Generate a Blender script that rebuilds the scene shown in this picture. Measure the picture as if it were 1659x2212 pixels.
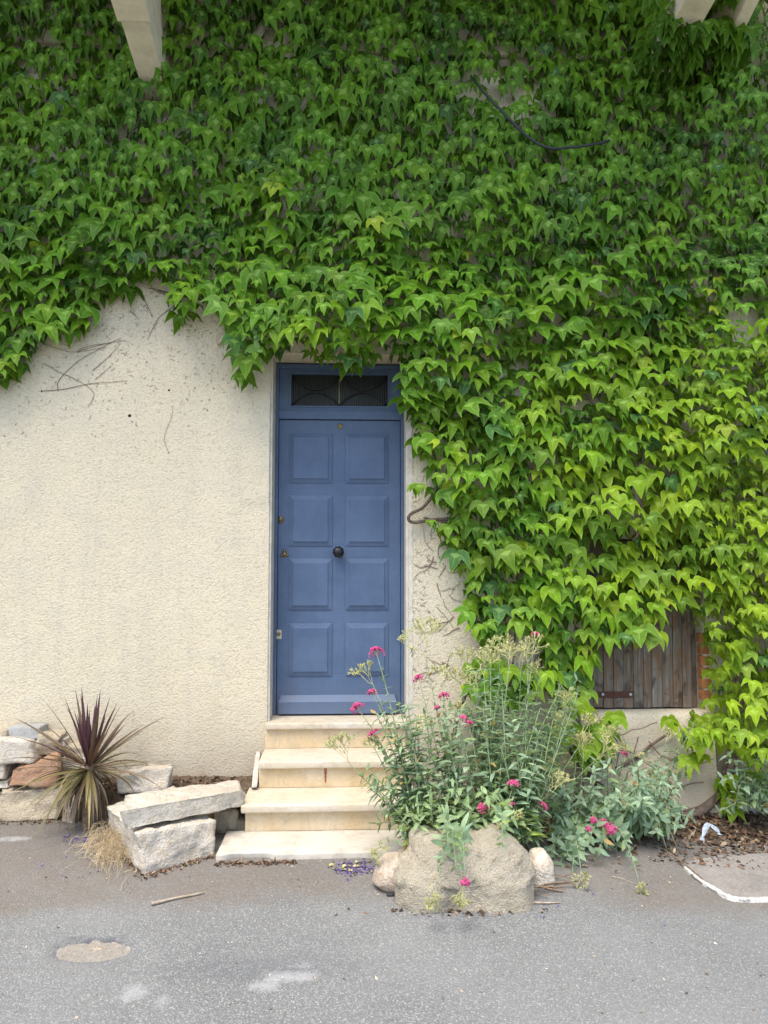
import bpy, bmesh, math, random
import numpy as np
from math import sin, cos, pi, radians, exp, sqrt, atan2
from mathutils import Vector, Matrix, noise
from mathutils.geometry import delaunay_2d_cdt

for o in list(bpy.data.objects): bpy.data.objects.remove(o, do_unlink=True)
S = bpy.context.scene
COL = S.collection
rnd = random.Random(11)

# ------------------------------------------------------------------ camera, sky, sun, exposure
YAW, PITCH, CAM = radians(2.5), radians(3.9), Vector((0, -4.9, 1.55))
cd = bpy.data.cameras.new('camera'); cam = bpy.data.objects.new('camera', cd); COL.objects.link(cam)
cd.sensor_fit = 'VERTICAL'; cd.sensor_height = 36; cd.lens = 26; cd.clip_end = 500; cd.clip_start = .05
cam.location = CAM; cam.rotation_euler = (radians(90) + PITCH, 0, -YAW); S.camera = cam

SUN = Vector((-.22, -.37, 1.0)).normalized()          # towards the sun
wd = bpy.data.worlds.new('World'); S.world = wd; wd.use_nodes = True
wn = wd.node_tree; wn.nodes.clear()
sky = wn.nodes.new('ShaderNodeTexSky'); sky.sky_type = 'NISHITA'; sky.sun_disc = False
sky.sun_elevation = math.asin(SUN.z); sky.sun_rotation = atan2(SUN.x, SUN.y)
sky.air_density = .85; sky.dust_density = 2.4; sky.ozone_density = 1.0
bg = wn.nodes.new('ShaderNodeBackground'); bg.inputs[1].default_value = .15
wo = wn.nodes.new('ShaderNodeOutputWorld')
wn.links.new(sky.outputs[0], bg.inputs[0]); wn.links.new(bg.outputs[0], wo.inputs[0])
sl = bpy.data.lights.new('sun', 'SUN'); sl.energy = 1.5; sl.angle = radians(36); sl.color = (1, .945, .86)
so = bpy.data.objects.new('sun', sl); COL.objects.link(so); so.location = (-3, -6, 9)
so.rotation_euler = (-SUN).to_track_quat('-Z', 'Y').to_euler()
S.view_settings.view_transform = 'Standard'; S.view_settings.look = 'None'
S.view_settings.gamma = 1; S.view_settings.use_curve_mapping = False
S.view_settings.exposure = 1.48

S.cycles.max_bounces = 6; S.cycles.diffuse_bounces = 3; S.cycles.glossy_bounces = 2; S.cycles.transmission_bounces = 4

# ------------------------------------------------------------------ measuring: plan drawing units (1659 x 2212) -> metres
_f = Vector((sin(YAW)*cos(PITCH), cos(YAW)*cos(PITCH), sin(PITCH)))
_r = Vector((cos(YAW), -sin(YAW), 0)); _u = _r.cross(_f); _F = 26/36*2212
def ray(u, v): return _f*_F + _r*(u-829.5) - _u*(v-1106)
def at(u, v, y):
    d = ray(u, v); return CAM + d*((y-CAM.y)/d.y)
def sst(a, b, x):
    t = min(1, max(0, (x-a)/(b-a))); return t*t*(3-2*t)
def ground_z(x, y):
    z = -.15*sst(.9, 2.6, x)
    if -4 < x < 4 and -4 < y < 1: z += .006*noise.noise((x*1.3, y*1.3, 3)) + .002*noise.noise((x*6, y*6, 9))
    return z
def gnd(u, v, dz=0):
    z = 0
    for i in range(5):
        d = ray(u, v); p = CAM + d*((z-CAM.z)/d.z); z = ground_z(p.x, p.y)
    return Vector((p.x, p.y, z+dz))

# ------------------------------------------------------------------ helpers
def fbm(p, o=4):
    return noise.fractal(p, 1.0, 2.0, o)
class MB:
    def __init__(s): s.v = []; s.f = []; s.uv = None
    def add(s, vs, fs):
        b = len(s.v); s.v += [tuple(p) for p in vs]; s.f += [tuple(i+b for i in f) for f in fs]
    def box(s, x0, x1, y0, y1, z0, z1):
        s.add([(x0,y0,z0),(x1,y0,z0),(x1,y1,z0),(x0,y1,z0),(x0,y0,z1),(x1,y0,z1),(x1,y1,z1),(x0,y1,z1)],
              [(0,3,2,1),(4,5,6,7),(0,1,5,4),(1,2,6,5),(2,3,7,6),(3,0,4,7)])
    def tube(s, pts, r0, r1=None, seg=5, cap=True):
        pts = [Vector(p) for p in pts]; n = len(pts); r1 = r0 if r1 is None else r1
        rings = []; a = None
        for i, p in enumerate(pts):
            t = (pts[min(i+1, n-1)] - pts[max(i-1, 0)])
            if t.length < 1e-9: t = Vector((0,0,1))
            t.normalize()
            if a is None: a = t.orthogonal().normalized()
            a = (a - t*a.dot(t))
            a = a.normalized() if a.length > 1e-6 else t.orthogonal().normalized()
            b = t.cross(a); r = r0 + (r1-r0)*i/max(1, n-1)
            rings.append([p + (a*cos(2*pi*k/seg) + b*sin(2*pi*k/seg))*r for k in range(seg)])
        vs = [q for g in rings for q in g]; fs = []
        for i in range(n-1):
            for k in range(seg):
                k2 = (k+1) % seg
                fs.append((i*seg+k, i*seg+k2, (i+1)*seg+k2, (i+1)*seg+k))
        if cap: fs += [tuple(range(seg))[::-1], tuple(range((n-1)*seg, n*seg))]
        s.add(vs, fs)
    def lathe(s, prof, origin, axis, seg=20):
        """prof: list of (radius, height along axis)"""
        ax = Vector(axis).normalized(); a = ax.orthogonal().normalized(); b = ax.cross(a); o = Vector(origin)
        vs = []; fs = []
        for r, h in prof:
            vs += [o + ax*h + (a*cos(2*pi*k/seg) + b*sin(2*pi*k/seg))*r for k in range(seg)]
        for i in range(len(prof)-1):
            for k in range(seg):
                k2 = (k+1) % seg
                fs.append((i*seg+k, i*seg+k2, (i+1)*seg+k2, (i+1)*seg+k))
        fs += [tuple(range(seg))[::-1], tuple(range((len(prof)-1)*seg, len(prof)*seg))]
        s.add(vs, fs)
    def mesh(s, name):
        me = bpy.data.meshes.new(name); me.from_pydata(s.v, [], s.f); me.update(); return me
    def build(s, name, mat, parent=None, smooth=False, bevel=0):
        return link(name, s.mesh(name), mat, parent, smooth, bevel)
def link(name, me, mat=None, parent=None, smooth=False, bevel=0, seg=2):
    if bevel:
        bm = bmesh.new(); bm.from_mesh(me)
        bmesh.ops.recalc_face_normals(bm, faces=bm.faces)
        es = [e for e in bm.edges if len(e.link_faces) == 2 and e.calc_face_angle(0) > .6]
        bmesh.ops.bevel(bm, geom=es, offset=bevel, segments=seg, affect='EDGES', profile=.6)
        bm.to_mesh(me); bm.free()
    o = bpy.data.objects.new(name, me); COL.objects.link(o)
    if mat and not me.materials: me.materials.append(mat)
    if smooth and len(me.polygons): me.polygons.foreach_set('use_smooth', [True]*len(me.polygons))
    if parent: child(o, parent)
    return o
def child(o, parent):
    o.parent = parent
    q = parent; off = Vector((0,0,0))
    while q: off += q.location; q = q.parent
    o.matrix_parent_inverse = Matrix.Translation(-off)
def tag(o, label=None, cat=None, group=None, kind=None):
    if label: o['label'] = label
    if cat: o['category'] = cat
    if group: o['group'] = group
    if kind: o['kind'] = kind
    return o
def empty(name, loc, label, cat, group=None):
    o = bpy.data.objects.new(name, None); COL.objects.link(o); o.location = loc; o.empty_display_size = .1
    return tag(o, label, cat, group)

# ------------------------------------------------------------------ materials
class Mat:
    def __init__(s, name):
        s.m = bpy.data.materials.new(name); s.m.use_nodes = True; s.t = s.m.node_tree; s.b = s.t.nodes['Principled BSDF']
        s.out = s.t.nodes['Material Output']
    def n(s, ty, **k):
        nd = s.t.nodes.new('ShaderNode'+ty)
        for a, v in k.items():
            if a.startswith('i_'):
                key = a[2:]; key = int(key) if key.isdigit() else key.replace('_', ' ')
                s.put(nd.inputs[key], v)
            else: setattr(nd, a, v)
        return nd
    def put(s, sock, v):
        if isinstance(v, bpy.types.NodeSocket): s.t.links.new(v, sock)
        elif isinstance(v, (tuple, list)) and sock.type == 'RGBA': sock.default_value = (*v[:3], 1)
        else: sock.default_value = v
    def geo(s): return s.n('NewGeometry').outputs['Position']
    def noise(s, scale, detail=4, rough=.55, vec=None, dist=0):
        return s.n('TexNoise', i_Vector=vec or s.geo(), i_Scale=scale, i_Detail=detail, i_Roughness=rough, i_Distortion=dist).outputs['Fac']
    def vor(s, scale, feature='F1', vec=None, out='Distance', rnd_=1.0):
        return s.n('TexVoronoi', feature=feature, i_Vector=vec or s.geo(), i_Scale=scale, i_Randomness=rnd_).outputs[out]
    def ramp(s, fac, stops):
        r = s.n('ValToRGB', i_0=fac); cr = r.color_ramp
        while len(cr.elements) < len(stops): cr.elements.new(.5)
        for e, (p, c) in zip(cr.elements, stops):
            e.position = p; e.color = (c, c, c, 1) if isinstance(c, (int, float)) else (*c, 1)
        return r.outputs[0]
    def mix(s, fac, a, b, mode='MIX'):
        m = s.n('Mix', data_type='RGBA', blend_type=mode)
        s.put(m.inputs[0], fac); s.put(m.inputs[6], a); s.put(m.inputs[7], b); return m.outputs[2]
    def math(s, op, a, b=0.0, clamp=False):
        m = s.n('Math', operation=op, use_clamp=clamp); s.put(m.inputs[0], a); s.put(m.inputs[1], b); return m.outputs[0]
    def xyz(s, vec=None):
        return s.n('SeparateXYZ', i_0=vec or s.geo()).outputs
    def scale(s, v3, vec=None):
        return s.n('Mapping', i_Vector=vec or s.geo(), i_Scale=v3).outputs[0]
    def bump(s, h, strength=.5, dist=.01, prev=None):
        b = s.n('Bump', i_Height=h, i_Strength=strength, i_Distance=dist)
        if prev: s.put(b.inputs['Normal'], prev)
        return b.outputs[0]
    def set(s, col=None, rough=None, normal=None, metal=None, spec=None):
        if col is not None: s.put(s.b.inputs['Base Color'], col)
        if rough is not None: s.put(s.b.inputs['Roughness'], rough)
        if normal is not None: s.put(s.b.inputs['Normal'], normal)
        if metal is not None: s.put(s.b.inputs['Metallic'], metal)
        if spec is not None: s.put(s.b.inputs['Specular IOR Level'], spec)
        return s.m
MT = {}
def stucco():
    m = Mat('roughcast_plaster'); g = m.geo()
    warp = m.n('VectorMath', operation='ADD', i_0=g, i_1=m.n('VectorMath', operation='SCALE', i_0=m.n('TexNoise', i_Vector=g, i_Scale=30, i_Detail=2).outputs['Color'], i_Scale=.03).outputs[0]).outputs[0]
    v = m.n('TexVoronoi', feature='SMOOTH_F1', i_Vector=m.scale((1, 1, 1.25), warp), i_Scale=72, i_Smoothness=.6).outputs['Distance']
    n2 = m.noise(85, 4, .6); n3 = m.noise(260, 2, .5)
    h = m.math('ADD', m.math('MULTIPLY', m.math('SUBTRACT', 1.0, v), .8), m.math('ADD', m.math('MULTIPLY', n2, .9), m.math('MULTIPLY', n3, .25)))
    big = m.noise(.9, 5, .6); med = m.noise(5, 5, .65)
    c = m.mix(m.ramp(big, [(.3, 0.), (.7, 1.)]), (.615, .54, .375), (.685, .602, .43))
    c = m.mix(m.math('MULTIPLY', m.ramp(med, [(.45, 0.), (.75, 1.)]), .5), c, (.56, .50, .40))
    # darker pits between the grains
    c = m.mix(m.math('MULTIPLY', m.ramp(h, [(.75, 1.), (1.15, 0.)]), .35), c, (.36, .30, .22))
    # weather streaks and rising grime
    z = m.xyz()[2]
    st = m.noise(1., 5, .7, m.scale((7, 7, .55)))
    c = m.mix(m.math('MULTIPLY', m.ramp(st, [(.52, 0.), (.75, 1.)]), .42), c, (.47, .42, .33))
    gr = m.math('MULTIPLY', m.ramp(m.math('ADD', m.math('MULTIPLY', z, 1.5), m.math('MULTIPLY', m.math('SUBTRACT', med, .5), 1.6)), [(.25, 1.), (1.1, 0.)]), .7)
    c = m.mix(gr, c, (.44, .37, .27))
    # small dark specks left by old tendrils
    sp = m.vor(38); spm = m.math('MULTIPLY', m.ramp(sp, [(.08, 1.), (.16, 0.)]), m.ramp(m.noise(3.2, 4, .6), [(.5, 0.), (.66, 1.)]))
    c = m.mix(m.math('MULTIPLY', spm, .6), c, (.15, .12, .09))
    nb = m.bump(h, .46, .009); nb = m.bump(med, .25, .03, nb)
    return m.set(c, .95, nb, spec=.15)
MT['stucco'] = stucco()
def smooth_plaster():
    m = Mat('smooth_white_plaster'); a = m.noise(14, 5, .65)
    c = m.mix(m.ramp(a, [(.35, 0.), (.7, 1.)]), (.66, .62, .52), (.48, .44, .36))
    return m.set(c, .85, m.bump(m.noise(90, 4), .4, .006), spec=.2)
MT['reveal'] = smooth_plaster()
def corbel_m():
    m = Mat('painted_concrete'); a = m.noise(9, 6, .65)
    c = m.mix(m.ramp(a, [(.4, 0.), (.72, 1.)]), (.82, .72, .53), (.64, .55, .40))
    return m.set(c, .9, m.bump(m.noise(60, 5), .35, .008), spec=.2)
MT['corbel'] = corbel_m()
def blue_paint():
    m = Mat('blue_paint'); a = m.noise(3.4, 6, .68); gr = m.noise(1, 5, .6, m.scale((16, 16, 160)))
    gv = m.noise(1, 5, .6, m.scale((150, 150, 9)))
    c = m.mix(m.ramp(a, [(.35, 0.), (.7, 1.)]), (.056, .094, .168), (.092, .140, .228))
    c = m.mix(m.math('MULTIPLY', m.ramp(gv, [(.45, 0.), (.7, 1.)]), .22), c, (.12, .165, .25))
    chip = m.ramp(m.noise(34, 3, .5), [(.70, 0.), (.74, 1.)])
    c = m.mix(m.math('MULTIPLY', chip, .35), c, (.05, .08, .16))
    dust = m.math('MULTIPLY', m.ramp(m.math('ADD', m.xyz()[2], m.math('MULTIPLY', a, .5)), [(.78, 1.), (1.25, 0.)]), .25)
    c = m.mix(dust, c, (.20, .21, .24))
    nb = m.bump(gr, .34, .004); nb = m.bump(gv, .12, .003, nb)
    return m.set(c, m.ramp(a, [(.3, .38), (.7, .5)]), nb, spec=.45)
MT['blue'] = blue_paint()
def simple(name, col, rough=.6, metal=0, var=.25, sc=20, bump=.2, spec=.4):
    m = Mat(name); a = m.noise(sc, 5, .6)
    c = m.mix(m.ramp(a, [(.3, 0.), (.7, 1.)]), col, tuple(x*(1-var) for x in col))
    return m.set(c, rough, m.bump(m.noise(sc*4, 4), bump, .004), metal, spec)
MT['brass'] = simple('aged_brass', (.30, .24, .12), .42, .9, .5, 60)
MT['iron'] = simple('black_iron', (.012, .012, .014), .28, .3, .3, 40, .1, .6)
MT['plate'] = simple('ivory_plate', (.55, .50, .38), .5, 0, .2, 40)
MT['dark'] = simple('dark_interior', (.012, .011, .010), .9, 0, .3, 5)
MT['cable'] = simple('black_rubber', (.035, .038, .042), .55, 0, .3, 30)
MT['rust'] = simple('rusty_iron', (.13, .055, .035), .8, .2, .45, 35, .4)
MT['pvc'] = simple('cream_plastic', (.62, .52, .40), .5, 0, .2, 12)
MT['plastic'] = simple('clear_plastic', (.46, .52, .57), .2, 0, .5, 60, .6, .7)
MT['window'] = simple('grey_window_frame', (.50, .52, .52), .5, 0, .2, 15)
def glass_m():
    m = Mat('ribbed_wired_glass'); p = m.xyz()
    rib = m.n('TexWave', wave_type='BANDS', bands_direction='X', i_Vector=m.geo(), i_Scale=19, i_Distortion=.4, i_Detail=2).outputs['Fac']
    wire = m.n('TexWave', wave_type='BANDS', bands_direction='Z', i_Vector=m.geo(), i_Scale=24, i_Distortion=.3).outputs['Fac']
    f = m.math('MULTIPLY', m.ramp(rib, [(.75, 0.), (1, 1.)]), m.noise(7, 4))
    c = m.mix(f, (.010, .012, .010), (.085, .09, .07))
    c = m.mix(m.math('MULTIPLY', m.ramp(wire, [(.8, 0.), (1, 1.)]), .3), c, (.06, .06, .05))
    return m.set(c, .3, m.bump(rib, .5, .004), spec=.25)
MT['glass'] = glass_m()
def step_m():
    m = Mat('cream_limestone'); a = m.noise(2.6, 6, .65, dist=.6); b = m.noise(11, 6, .7, m.scale((1, 1, 2.2))); f = m.noise(120, 3)
    c = m.mix(m.ramp(a, [(.32, 0.), (.62, 1.)]), (.58, .53, .435), (.57, .485, .345))
    c = m.mix(m.math('MULTIPLY', m.ramp(b, [(.5, 0.), (.75, 1.)]), .8), c, (.43, .36, .26))
    vein = m.ramp(m.noise(5, 8, .7, dist=1.6), [(.475, 0.), (.5, 1.), (.525, 0.)])
    c = m.mix(m.math('MULTIPLY', vein, .25), c, (.42, .29, .15))
    nrm = m.xyz(m.n('NewGeometry').outputs['Normal'])[2]
    c = m.mix(m.math('MULTIPLY', m.ramp(m.noise(6.5, 7, .72), [(.54, 0.), (.68, 1.)]), .55), c, (.36, .32, .26))
    pit = m.ramp(m.noise(45, 4, .6), [(.58, 0.), (.68, 1.)])
    c = m.mix(m.math('MULTIPLY', pit, .3), c, (.30, .24, .17))
    nb = m.bump(b, .2, .01); nb = m.bump(f, .15, .003, nb)
    return m.set(c, .7, nb, spec=.3)
MT['step'] = step_m()
def riser_m():
    m = Mat('ochre_limestone'); a = m.noise(3.2, 6, .65, dist=.8); b = m.noise(1, 6, .7, m.scale((15, 15, 3))); f = m.noise(120, 3); bl = m.noise(9, 6, .7)
    c = m.mix(m.ramp(a, [(.32, 0.), (.64, 1.)]), (.66, .56, .40), (.60, .45, .25))
    c = m.mix(m.math('MULTIPLY', m.ramp(b, [(.5, 0.), (.72, 1.)]), .45), c, (.43, .33, .21))
    c = m.mix(m.math('MULTIPLY', m.ramp(bl, [(.56, 0.), (.74, 1.)]), .6), c, (.36, .31, .24))
    vein = m.ramp(m.noise(5, 8, .7, dist=1.8), [(.48, 0.), (.5, 1.), (.52, 0.)])
    c = m.mix(m.math('MULTIPLY', vein, .4), c, (.38, .25, .13))
    return m.set(c, .75, m.bump(m.math('ADD', bl, m.math('MULTIPLY', f, .3)), .25, .008), spec=.3)
MT['riser'] = riser_m()
def slab_m():
    m = Mat('pale_worn_marble'); a = m.noise(3.5, 6, .65, dist=.5); b = m.noise(16, 6, .7)
    c = m.mix(m.ramp(a, [(.32, 0.), (.65, 1.)]), (.56, .525, .455), (.50, .45, .36))
    c = m.mix(m.math('MULTIPLY', m.ramp(b, [(.48, 0.), (.70, 1.)]), .75), c, (.34, .30, .25))
    nb = m.bump(b, .25, .008)
    return m.set(c, .7, nb, spec=.3)
MT['slab'] = slab_m()
def stone_m(name, c0, c1, c2, sc=6, pits=.4, bumpd=.02):
    m = Mat(name); a = m.noise(sc, 7, .68, dist=.7); b = m.noise(sc*4.5, 6, .7); d = m.noise(sc*18, 4, .65)
    c = m.mix(m.ramp(a, [(.35, 0.), (.62, 1.)]), c0, c1)
    c = m.mix(m.math('MULTIPLY', m.ramp(b, [(.48, 0.), (.70, 1.)]), .8), c, c2)
    c = m.mix(m.math('MULTIPLY', m.ramp(d, [(.56, 0.), (.72, 1.)]), pits), c, tuple(x*.45 for x in c2))
    crk = m.ramp(m.noise(sc*1.3, 8, .75, dist=2.2), [(.485, 0.), (.5, 1.), (.515, 0.)])
    c = m.mix(m.math('MULTIPLY', crk, .35), c, tuple(x*.4 for x in c2))
    nb = m.bump(m.math('ADD', b, m.math('MULTIPLY', d, .35)), .9, bumpd*1.2)
    return m.set(c, .9, nb, spec=.2)
MT['lime'] = stone_m('white_limestone', (.72, .67, .57), (.64, .57, .45), (.52, .43, .30), 5)
MT['limegrey'] = stone_m('grey_limestone', (.66, .60, .50), (.72, .655, .54), (.55, .42, .25), 5)
MT['red'] = stone_m('rust_red_stone', (.50, .27, .15), (.56, .38, .25), (.40, .24, .15), 7)
MT['tan'] = stone_m('tan_limestone', (.56, .47, .33), (.62, .53, .38), (.44, .36, .25), 6)
MT['pinkstone'] = stone_m('pinkish_limestone', (.62, .50, .38), (.66, .56, .45), (.46, .30, .18), 7)
MT['boulder'] = stone_m('buff_sandstone', (.64, .565, .42), (.72, .64, .49), (.52, .43, .30), 7, .5, .05)
MT['broken'] = stone_m('broken_concrete', (.60, .54, .45), (.70, .63, .53), (.38, .30, .22), 20, .7, .03)
MT['concrete'] = stone_m('grey_concrete', (.58, .58, .55), (.52, .51, .47), (.44, .41, .36), 8, .25)
MT['brick'] = simple('orange_brick', (.52, .22, .09), .9, 0, .4, 16, .5, .2)
MT['chip'] = stone_m('fresh_grey_break', (.50, .52, .54), (.58, .58, .57), (.42, .41, .38), 9, .2)
def asphalt():
    m = Mat('asphalt'); g = m.geo(); X, Y, Z = m.xyz()
    agg = m.n('TexVoronoi', feature='F1', i_Vector=g, i_Scale=150); cell = agg.outputs['Color']; d = agg.outputs['Distance']
    r = m.xyz(cell)[0]
    base = m.ramp(r, [(0, (.160, .163, .158)), (.45, (.20, .203, .196)), (.75, (.245, .246, .234)), (.92, (.295, .294, .276)), (1, (.42, .41, .38))])
    base = m.mix(m.ramp(d, [(.35, 0.), (.62, .8)]), base, (.118, .121, .118))
    big = m.noise(1.1, 5, .6); med = m.noise(4.5, 6, .65)
    base = m.mix(m.math('MULTIPLY', m.ramp(big, [(.35, 0.), (.68, 1.)]), .4), base, (.262, .265, .255))
    # brown earth trodden and washed over the tarmac along the foot of the steps and stones
    yy = m.math('ADD', Y, m.math('MULTIPLY', m.math('SUBTRACT', m.noise(1.7, 6, .66), .5), .62))
    dirt = m.ramp(m.math('ADD', m.math('MULTIPLY', yy, 1.0), 2.0), [(.50, 0.), (.68, 1.)])
    xf = m.ramp(m.math('MULTIPLY', m.math('ADD', X, 3.0), .2), [(0., .8), (.52, 1.), (.68, .35), (.8, .35), (.86, .9)])
    dirt = m.math('MULTIPLY', m.math('MULTIPLY', dirt, xf), m.ramp(med, [(.25, .45), (.6, .95)]))
    fine = m.noise(55, 4, .7)
    earth = m.ramp(fine, [(.3, (.10, .08, .06)), (.6, (.185, .148, .112)), (.8, (.30, .25, .195))])
    c = m.mix(m.math('MULTIPLY', dirt, .72), base, earth)
    # scuffed pale spots
    def spot(x, y, rx, ry):
        dx = m.math('DIVIDE', m.math('SUBTRACT', X, x), rx); dy = m.math('DIVIDE', m.math('SUBTRACT', Y, y), ry)
        q = m.math('ADD', m.math('MULTIPLY', dx, dx), m.math('MULTIPLY', dy, dy))
        q = m.math('ADD', q, m.math('MULTIPLY', m.math('SUBTRACT', m.noise(16, 5, .75), .5), 3.2))
        return m.ramp(q, [(0., 1.), (.9, 0.)])
    for (u, v, rx, ry, k) in ((628, 2110, .13, .05, .6), (570, 2128, .07, .05, .45), (655, 2085, .05, .03, .4), (288, 2145, .06, .07, .35), (30, 1812, .12, .05, .5), (350, 2165, .04, .05, .25)):
        p = gnd(u, v); c = m.mix(m.math('MULTIPLY', spot(p.x, p.y, rx, ry), k), c, (.46, .46, .45))
    p = gnd(590, 2090); c = m.mix(m.math('MULTIPLY', spot(p.x, p.y, .5, .12), .3), c, (.09, .095, .11))
    p = gnd(195, 2045); c = m.mix(m.math('MULTIPLY', spot(p.x, p.y, .19, .11), .85), c, (.075, .077, .085))
    h = m.math('SUBTRACT', m.noise(130, 3, .6), m.math('MULTIPLY', d, .8))
    nb = m.bump(h, .6, .006); nb = m.bump(med, .2, .02, nb)
    return m.set(c, .85, nb, spec=.25)
MT['asphalt'] = asphalt()
def soil():
    m = Mat('dry_soil'); a = m.noise(14, 6, .7); b = m.noise(70, 5, .7)
    c = m.ramp(a, [(.3, (.09, .065, .043)), (.55, (.17, .125, .085)), (.75, (.27, .21, .15))])
    c = m.mix(m.math('MULTIPLY', m.ramp(b, [(.5, 0.), (.7, 1.)]), .6), c, (.06, .042, .028))
    return m.set(c, .98, m.bump(b, .9, .02), spec=.1)
MT['soil'] = soil()
def apron_m():
    m = Mat('old_concrete_apron'); a = m.noise(5, 6, .7); v = m.vor(150, out='Color'); r = m.xyz(v)[0]
    c = m.ramp(a, [(.3, (.18, .165, .15)), (.6, (.26, .24, .215)), (.8, (.34, .315, .285))])
    c = m.mix(m.math('MULTIPLY', m.ramp(r, [(.85, 0.), (.95, 1.)]), .5), c, (.45, .40, .34))
    return m.set(c, .9, m.bump(m.noise(120, 4), .6, .006), spec=.2)
MT['apron'] = apron_m()
def linepaint():
    m = Mat('worn_white_paint'); a = m.noise(26, 6, .75)
    c = m.mix(m.ramp(a, [(.46, 0.), (.58, 1.)]), (.80, .78, .73), (.36, .33, .28))
    return m.set(c, .75, m.bump(m.noise(110, 4), .5, .004), spec=.3)
MT['paint'] = linepaint()
def wood():
    m = Mat('weathered_boards'); oi = m.n('ObjectInfo').outputs['Random']
    off = m.n('CombineXYZ', i_0=m.math('MULTIPLY', oi, 37.0), i_1=m.math('MULTIPLY', oi, 11.0)).outputs[0]
    g = m.n('VectorMath', operation='ADD', i_0=m.geo(), i_1=off).outputs[0]
    gr = m.noise(1, 7, .65, m.scale((75, 75, 3.2), g), .6); bl = m.noise(1, 5, .6, m.scale((14, 14, 3.6), g), .8)
    c = m.ramp(gr, [(.28, (.070, .058, .046)), (.5, (.20, .170, .135)), (.72, (.35, .305, .25))])
    c = m.mix(m.math('MULTIPLY', m.ramp(bl, [(.42, 0.), (.62, 1.)]), .85), c, (.19, .105, .05))
    c = m.mix(m.math('MULTIPLY', m.ramp(m.noise(1, 5, .7, m.scale((11, 11, 5), g), 1.0), [(.52, 0.), (.64, 1.)]), .75), c, (.035, .027, .022))
    c = m.mix(m.math('MULTIPLY', oi, .25), c, (.22, .20, .18))
    return m.set(c, .85, m.bump(gr, .6, .006), spec=.2)
MT['wood'] = wood()
def bark(name, a, b):
    m = Mat(name); n1 = m.noise(40, 6, .7)
    return m.set(m.ramp(n1, [(.3, a), (.7, b)]), .95, m.bump(m.noise(90, 5), .8, .008), spec=.1)
MT['bark'] = bark('vine_bark', (.085, .058, .045), (.22, .17, .135))
MT['twig'] = bark('dry_twig', (.13, .085, .055), (.33, .24, .16))
MT['paletwig'] = bark('pale_stick', (.28, .22, .15), (.48, .41, .31))
MT['tendril'] = bark('dead_tendril', (.17, .115, .085), (.30, .22, .165))
def leafmat(name, rough=.42, trans=.3, rim=.35, vein=.3, spec=.4, rimcol=(.42, .62, .16)):
    """colour comes from the leaf's own tint; the margin and veins are paler"""
    m = Mat(name)
    tint = m.n('Attribute', attribute_name='tint').outputs['Color']; mk = m.xyz(m.n('Attribute', attribute_name='mark').outputs['Vector'])
    oc = m.n('ObjectInfo').outputs['Color']
    c = m.mix(1.0, tint, oc, 'MULTIPLY')
    mott = m.noise(38, 4, .6)
    c = m.mix(.5, c, m.mix(1.0, c, m.ramp(mott, [(.3, .7), (.7, 1.3)]), 'MULTIPLY'))
    pale = m.mix(.55, m.mix(1.0, c, (1.9, 1.6, 1.7), 'MULTIPLY'), rimcol)
    e = m.math('MULTIPLY', m.math('POWER', mk[0], 16.0), rim); vn = m.math('MULTIPLY', m.math('POWER', mk[1], 18.0), vein)
    c2 = m.mix(m.math('MAXIMUM', e, vn, True), c, pale)
    nb = m.bump(m.math('SUBTRACT', m.math('MULTIPLY', mott, .5), m.math('POWER', mk[1], 4.0)), .35, .004)
    m.set(c2, rough, nb, spec=spec)
    tr = m.n('BsdfTranslucent', i_Color=m.mix(1.0, c2, (1.35, 1.3, .7), 'MULTIPLY'))
    mx = m.n('MixShader', i_0=trans); m.t.links.new(m.b.outputs[0], mx.inputs[1]); m.t.links.new(tr.outputs[0], mx.inputs[2])
    m.t.links.new(mx.outputs[0], m.out.inputs[0])
    return m.m
MT['ivy'] = leafmat('ivy_leaf', .46, .22, .6, .5, .17)
MT['val'] = leafmat('glaucous_leaf', .55, .32, .1, .35, .3, (.40, .48, .30))
MT['cord'] = leafmat('strap_leaf', .45, .15, .25, .2, .4, (.42, .36, .12))
MT['litter'] = leafmat('dry_litter', .9, .1, 0, .1, .1, (.3, .25, .15))
def flat(name, col, rough=.6, trans=0, var=.35, sc=60):
    m = Mat(name); a = m.noise(sc, 3)
    c = m.mix(m.ramp(a, [(.3, 0.), (.7, 1.)]), col, tuple(x*(1-var) for x in col)); m.set(c, rough, spec=.25)
    if trans:
        tr = m.n('BsdfTranslucent', i_Color=c); mx = m.n('MixShader', i_0=trans)
        m.t.links.new(m.b.outputs[0], mx.inputs[1]); m.t.links.new(tr.outputs[0], mx.inputs[2]); m.t.links.new(mx.outputs[0], m.out.inputs[0])
    return m.m
MT['pink'] = flat('pink_petals', (.80, .13, .32), .6, .25, .45, 110)
MT['seed'] = flat('straw_green_stalks', (.56, .55, .24), .7, .1)
MT['stem'] = flat('pale_green_stem', (.25, .32, .17), .6)
MT['petal'] = flat('violet_petals', (.14, .09, .40), .6, .2, .5)
MT['straw'] = flat('dry_straw', (.68, .54, .33), .8, .15)
MT['redstain'] = flat('red_brown_stain', (.36, .12, .07), .8)

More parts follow.
